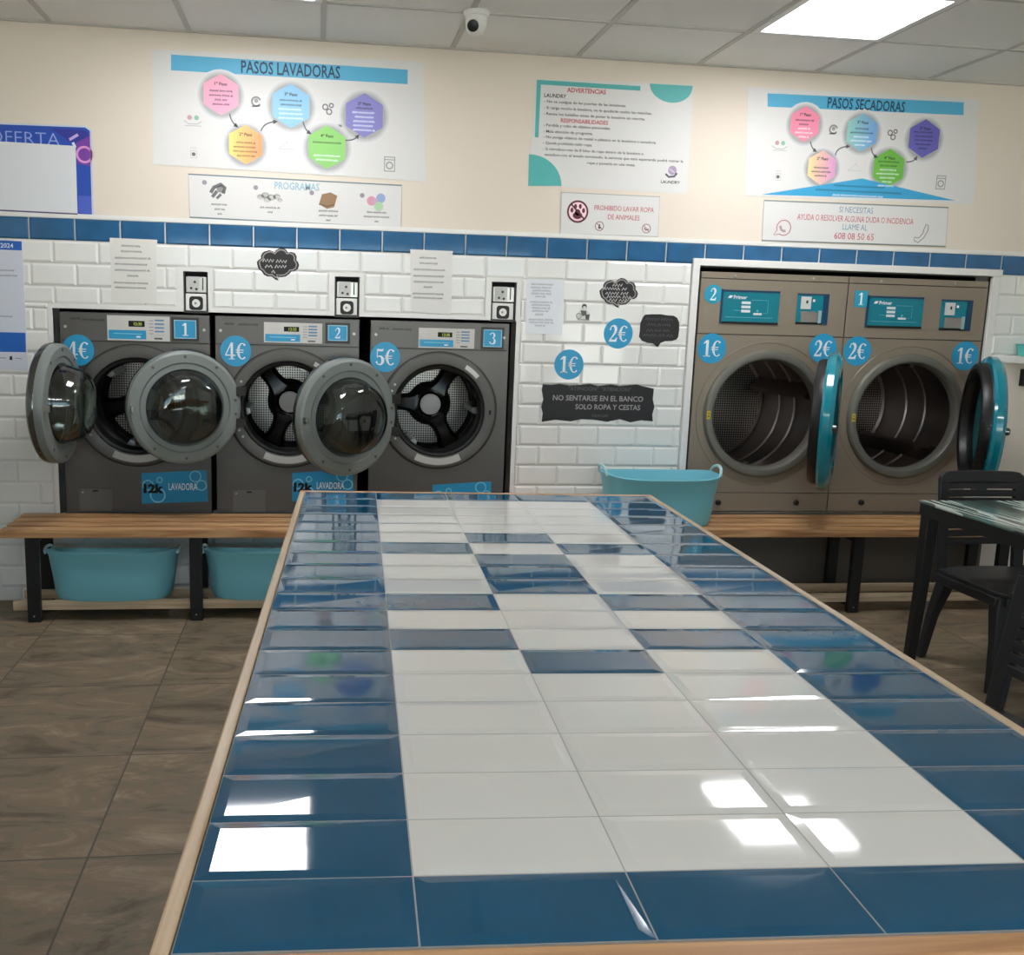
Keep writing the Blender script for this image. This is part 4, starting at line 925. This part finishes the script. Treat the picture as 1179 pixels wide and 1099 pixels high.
# ================================================================ tiled folding table
TH = .9154; PXT, PYT = .2021, .1024; NC, NR = 5, 20
t = thing('folding_table', (1.19, -4.0371, 0), 'long work table topped with glossy blue and white tiles and a wooden edge', 'table', rz=-.0421)
BLUE = {(1, 9), (1, 7), (1, 13), (3, 9), (3, 7), (3, 13), (2, 6), (2, 10), (2, 11), (2, 12), (2, 14)}
WT, LT = NC*PXT, NR*PYT
rn = random.Random(3)
mb = MB(); mb.box(0, WT, 0, LT, TH-.02, TH-.0012, mat('table_grout', (176, 178, 176), .7))
for c in range(NC):
    for r in range(NR):
        m = M_TILE_T if c in (0, NC-1) or r in (0, NR-1) or (c, r) in BLUE else M_TILE_W
        x0, x1, y0, y1 = c*PXT+.0008, (c+1)*PXT-.0008, r*PYT+.0008, (r+1)*PYT-.0008
        b = .0125; q = [rn.uniform(-.0004, .0004) for _ in range(4)]; zt, zb = TH, TH-.0010
        vs = [(x0, y0, zb), (x1, y0, zb), (x1, y1, zb), (x0, y1, zb), (x0+b, y0+b, zt+q[0]), (x1-b, y0+b, zt+q[1]), (x1-b, y1-b, zt+q[2]), (x0+b, y1-b, zt+q[3])]
        mb.add(vs, [(4, 5, 6, 7), (0, 1, 5, 4), (1, 2, 6, 5), (2, 3, 7, 6), (3, 0, 4, 7)], m)
mb.build('tiled_top', t, smooth=False)
mb = MB(); mb.box(-.018, WT+.018, -.03, -.001, TH-.05, TH-.001, M_EDGEX); mb.build('edge_strip', t, bevel=.003)
mb = MB(); mb.box(-.018, WT+.018, LT+.001, LT+.026, TH-.05, TH-.001, M_EDGEX); mb.build('edge_strip', t, bevel=.003)
for x in (-.018, WT+.002): mb = MB(); mb.box(x, x+.016, -.001, LT+.001, TH-.05, TH-.001, M_EDGEY); mb.build('edge_strip', t, bevel=.003)
mb = MB(); mb.box(.02, WT-.02, .02, LT-.02, TH-.05, TH-.02, M_EDGEY); mb.box(.10, WT-.10, .10, LT-.10, TH-.14, TH-.05, M_EDGEY); mb.build('table_base', t, smooth=False)
for x in (.06, WT-.14):
    for y in (.06, LT-.14): mb = MB(); mb.box(x, x+.08, y, y+.08, 0, TH-.05, M_EDGEY); mb.build('leg', t, bevel=.004)

# ================================================================ benches
def bench(x0, x1, legs, label):
    t = thing('slatted_bench', ((x0+x1)/2, -.21, 0), label, 'bench', 'pine benches along the machine wall'); cx = (x0+x1)/2
    for k in range(4):
        y = -.185+.0995*k; mb = MB(); mb.box(x0-cx, x1-cx, y, y+.064, .402, .440, M_GOLDW); mb.build('slat', t, bevel=.003)
    for lx in legs:
        for y in (-.145, .085):
            mb = MB(); mb.box(lx-cx-.028, lx-cx+.028, y, y+.03, 0, .40, M_BLACK); mb.lathe([(.004, -.001), (0, -.002)], lx-cx, .03, M_STEEL, 8, xf=Matrix.Translation((0, y, 0))); mb.build('leg', t, bevel=.002)
        mb = MB(); mb.box(lx-cx-.02, lx-cx+.02, -.115, .085, .365, .40, M_BLACK); mb.box(lx-cx-.02, lx-cx+.02, -.115, .085, .028, .048, M_BLACK); mb.build('cross_bar', t)
    for y in (-.112, .065): mb = MB(); mb.box(x0-cx+.02, x1-cx-.02, y, y+.02, .048, .092, M_RAILW); mb.build('rail', t, bevel=.003)
    return t
bench(-.075, 2.60, (.045, .762, 1.48, 2.20), 'slatted pine bench on black legs in front of the washing machines')
bench(2.615, 5.02, (3.20, 4.005, 4.80), 'slatted pine bench on black legs in front of the dryers')

# ================================================================ baskets
def sup(rx, ry, z, n=56, e=2.9, lift=0.0, dip=0.0):
    pts = []
    for i in range(n):
        a = 2*PI*i/n; c, s = math.cos(a), math.sin(a)
        x = rx*math.copysign(abs(c)**(2/e), c); y = ry*math.copysign(abs(s)**(2/e), s)
        pts.append((x, y, z+lift*(abs(x)/rx)**4))
    return pts
def basket(x, y, z, label, sx=1.0, rz=0.0, h=.236, hh=.046, tilt=0.0):
    t = thing('laundry_basket', (x, y, z), label, 'laundry basket', 'turquoise laundry baskets', rz)
    B = [(.225, .118, .012), (.250, .134, 0.0), (.262, .142, .02), (.274, .152, h*.5), (.288, .165, h-.016)]
    rings = [sup(.22*sx, .115, .004)]+[sup(a*sx, b, c) for a, b, c in B[1:]]+[sup(.296*sx, .171, h-.012, lift=.012), sup(.298*sx, .173, h, lift=.014), sup(.290*sx, .165, h+.002, lift=.014), sup(.284*sx, .160, h-.012, lift=.012)]
    rings += [sup(.268*sx, .148, h*.5), sup(.252*sx, .136, .025), sup(.23*sx, .12, .012)]
    rings = [[(a, b, c-(tilt*(b+.17)*max(0, c-.06)/h)) for a, b, c in r] for r in rings]
    mb = MB(); mb.loft(rings, M_BASKET); mb.build('body', t, ang=50)
    for s in (-1, 1):
        pts = [(s*(.292*sx+.012*math.sin(PI*k/10)), -.062*math.cos(PI*k/10), h+.004-tilt*.13+hh*math.sin(PI*k/10)**.8) for k in range(11)]
        mb = MB(); mb.tube(pts, .0075, M_BASKETR, 10); mb.build('handle', t)['label'] = 'pale looped handle'
    return t
basket(.376, -.208, .0926, 'turquoise basket under the bench below washing machine 1, fully in view', hh=.018, tilt=.24)
basket(1.082, -.208, .0926, 'turquoise basket under the bench, half hidden behind the edge of the tiled table', hh=.018, tilt=.24)
bx0, bx1 = wx(692, 552, -.2), wx(823, 555, -.2)
basket((bx0+bx1)/2, -.212, .4405, 'turquoise basket standing on top of the bench beside dryer 2', (bx1-bx0)/2/.298)

# ================================================================ garden table and chairs on the right
def stripes():
    m = bpy.data.materials.new('striped_table_top'); m.use_nodes = True; nt = m.node_tree; b = nt.nodes['Principled BSDF']; L = nt.links.new
    tc = nt.nodes.new('ShaderNodeTexCoord'); mp = nt.nodes.new('ShaderNodeMapping'); mp.inputs['Scale'].default_value = (6.5, .5, 1)
    nz = nt.nodes.new('ShaderNodeTexNoise'); nz.inputs['Scale'].default_value = 1.3; nz.inputs['Detail'].default_value = 4
    r = nt.nodes.new('ShaderNodeValToRGB'); r.color_ramp.interpolation = 'CONSTANT'; e = r.color_ramp.elements
    e[0].position = 0; e[0].color = lin((58, 66, 66)); e[1].position = .42; e[1].color = lin((84, 112, 104))
    for p_, c in ((.48, (186, 198, 190)), (.53, (96, 104, 104)), (.58, (206, 212, 204)), (.64, (74, 100, 92))): q = e.new(p_); q.color = lin(c)
    L(tc.outputs['Object'], mp.inputs['Vector']); L(mp.outputs[0], nz.inputs['Vector']); L(nz.outputs['Fac'], r.inputs['Fac']); L(r.outputs['Color'], b.inputs['Base Color'])
    b.inputs['Roughness'].default_value = .18
    return m
t = thing('garden_table', (4.17, -1.53, 0), 'black metal table with a striped green and white top in front of dryer 1', 'table')
mb = MB(); mb.box(-.40, .40, -.40, .40, .722, .732, stripes()); mb.build('table_top', t, bevel=.002)
mb = MB()
for a in ((-.395, .395, -.395, -.365), (-.395, .395, .365, .395), (-.395, -.365, -.365, .365), (.365, .395, -.365, .365)): mb.box(a[0], a[1], a[2], a[3], .672, .722, M_BLACK)
mb.build('frame', t, smooth=False)
for sx in (-1, 1):
    for sy in (-1, 1):
        mb = MB(); rings = []
        for z, o, w in ((0, .015, .018), (.34, .004, .021), (.70, .0, .026)):
            cx, cy = sx*(.365+o), sy*(.365+o); rings.append([(cx-w, cy-w, z), (cx+w, cy-w, z), (cx+w, cy+w, z), (cx-w, cy+w, z)])
        mb.loft(rings, M_BLACK); mb.build('leg', t, bevel=.003)
def chair(x, y, rz, label):
    t = thing('plastic_chair', (x, y, 0), label, 'chair', 'charcoal plastic chairs', rz)
    lean = lambda z: .20+max(0, z-.40)*.14
    def place(mb, pts, th=.022):
        """outline in (x, z) leaned back and curved round the sitter"""
        n = len(pts); f = lambda a, z, o: (a, lean(z)-.30*a*a+o, z)
        k = len(mb.v); i = mb.mi(M_CHAIR)
        mb.v += [f(a, z, 0) for a, z in pts]+[f(a, z, th) for a, z in pts]
        for q in [tuple(range(n)), tuple(range(2*n-1, n-1, -1))]+[(j, (j+1) % n, n+(j+1) % n, n+j) for j in range(n)]: mb.f.append(tuple(k+j for j in q)); mb.m.append(i)
    def band(mb, x0, x1, z0, z1, n=8):
        xs = lerp(x0, x1, n); place(mb, [(a, z0) for a in xs]+[(a, z1) for a in reversed(xs)])
    mb = MB()
    place(mb, [(a, .785-.010) for a in lerp(-.205, .205, 8)]+[(.204, .79), (.198, .805), (.182, .818), (.16, .822), (.08, .824), (0, .825), (-.08, .824), (-.16, .822), (-.182, .818), (-.198, .805), (-.204, .79)])
    for z0, z1 in [(.508+.0343*k, .508+.0343*k+.0265) for k in range(8)]: band(mb, -.165, .165, z0, z1)
    for s in (-1, 1): band(mb, min(s*.205, s*.160), max(s*.205, s*.160), .39, .777, 2)
    mb.build('backrest', t, bevel=.003)
    mb = MB()
    sh = [(-.205, .20), (-.215, 0), (-.205, -.18), (-.17, -.225), (0, -.235), (.17, -.225), (.205, -.18), (.215, 0), (.205, .20), (.10, .225), (0, .23), (-.10, .225)]
    mb.slab(sh, .385, .408, M_CHAIR); 
    for sgn in (-1, 1): mb.box(sgn*.205-.012, sgn*.205+.012, -.17, .2, .345, .388, M_CHAIR)
    mb.box(-.19, .19, -.205, -.185, .350, .388, M_CHAIR); mb.box(-.19, .19, .185, .205, .350, .388, M_CHAIR)
    mb.build('seat', t, bevel=.006)
    for sx in (-1, 1):
        for sy in (-1, 1):
            rings = []
            for z, dx, dy, w in ((0, .035, .05, .016), (.2, .018, .028, .02), (.33, .0, .0, .027), (.388, -.012, -.01, .03)):
                cx, cy = sx*(.192+dx), sy*(.165+dy); rings.append([(cx-w, cy-w, z), (cx+w, cy-w, z), (cx+w, cy+w, z), (cx-w, cy+w, z)])
            mb = MB(); mb.loft(rings, M_CHAIR); mb.build('leg', t, bevel=.005)
    return t
chair(4.195, -1.19, math.radians(2), 'charcoal plastic chair tucked behind the striped table, facing the tiled table')
chair(2.967, -2.63, -PI/2, 'charcoal plastic chair beside the tiled table, only its slotted back edge in view')

# ================================================================ right end of the wall
t = thing('wall_shelf', (5.5, -.008, 1.262), 'white wall shelf beyond the dryers', 'shelf')
mb = MB(); mb.box(-.575, .5, -.11, 0, 0, .038, M_WHITE); mb.build('board', t, bevel=.003)
for x in (-.35, .3): mb = MB(); mb.prism([(x-.01, -.0), (x+.01, 0), (x+.01, -.10), (x-.01, -.10)], -.02, 0, M_WHITE); mb.box(x-.01, x+.01, -.09, 0, -.014, -.0005, M_WHITE); mb.build('bracket', t)
t = thing('storage_tray', (5.26, -.064, 1.3005), 'small turquoise tray on the white wall shelf', 'tray')
mb = MB(); mb.loft([sup(.285, .040, 0, 40, 5), sup(.30, .048, .058, 40, 5), sup(.305, .052, .062, 40, 5), sup(.296, .044, .062, 40, 5), sup(.28, .036, .008, 40, 5)], mat('mint_plastic', (96, 208, 200), .35)); mb.build('body', t, ang=45)
t = thing('wall_socket', (5.075, 0, 1.185), 'black socket box on the cream wall under the white shelf', 'socket')
mb = MB(); mb.box(-.04, .04, -.03, -.0005, -.045, .045, M_BLACK); mb.lathe([(.022, -.030), (.022, -.034), (.016, -.034), (.016, -.031), (0, -.031)], 0, 0, M_DARK2, 20); mb.build('body', t, bevel=.004)

# ================================================================ daylight, camera, exposure
w = bpy.data.worlds.new('daylight'); SC.world = w; w.use_nodes = True; nt = w.node_tree; nt.nodes.clear()
sky = nt.nodes.new('ShaderNodeTexSky'); sky.sky_type = 'HOSEK_WILKIE'; sky.turbidity = 4; sky.sun_direction = Vector((.5, .6, .6)).normalized()
bg = nt.nodes.new('ShaderNodeBackground'); out = nt.nodes.new('ShaderNodeOutputWorld'); bg.inputs['Strength'].default_value = 9.0
# glow added below the horizon to brighten the ceiling, toned like pale paving
tc = nt.nodes.new('ShaderNodeTexCoord'); sx = nt.nodes.new('ShaderNodeSeparateXYZ'); lt = nt.nodes.new('ShaderNodeMath'); lt.operation = 'LESS_THAN'; lt.inputs[1].default_value = 0
mx = nt.nodes.new('ShaderNodeMix'); mx.data_type = 'RGBA'; mx.inputs['B'].default_value = (.62, .60, .56, 1)
nt.links.new(tc.outputs['Generated'], sx.inputs[0]); nt.links.new(sx.outputs['Z'], lt.inputs[0]); nt.links.new(lt.outputs[0], mx.inputs['Factor'])
nt.links.new(sky.outputs[0], mx.inputs['A']); nt.links.new(mx.outputs['Result'], bg.inputs[0]); nt.links.new(bg.outputs[0], out.inputs[0])
cam = bpy.data.cameras.new('camera'); co = bpy.data.objects.new('camera', cam); COL.objects.link(co)
M = Matrix((RX, UX, -FX)).transposed().to_4x4(); M.translation = CAM; co.matrix_world = M
cam.sensor_fit = 'HORIZONTAL'; cam.sensor_width = 36; cam.lens = FPX/1179*36
cam.shift_x = (589.5-CX)/1179; cam.shift_y = (CY-549.5)/1179; cam.clip_start = .02
SC.camera = co
vs = SC.view_settings; vs.view_transform = 'Standard'; vs.look = 'None'; vs.gamma = 1; vs.use_curve_mapping = False; vs.exposure = 0.86
SC.cycles.use_denoising = True
SC.cycles.max_bounces = 10; SC.cycles.transparent_max_bounces = 24; SC.cycles.glossy_bounces = 6
SC.cycles.sample_clamp_indirect = 6
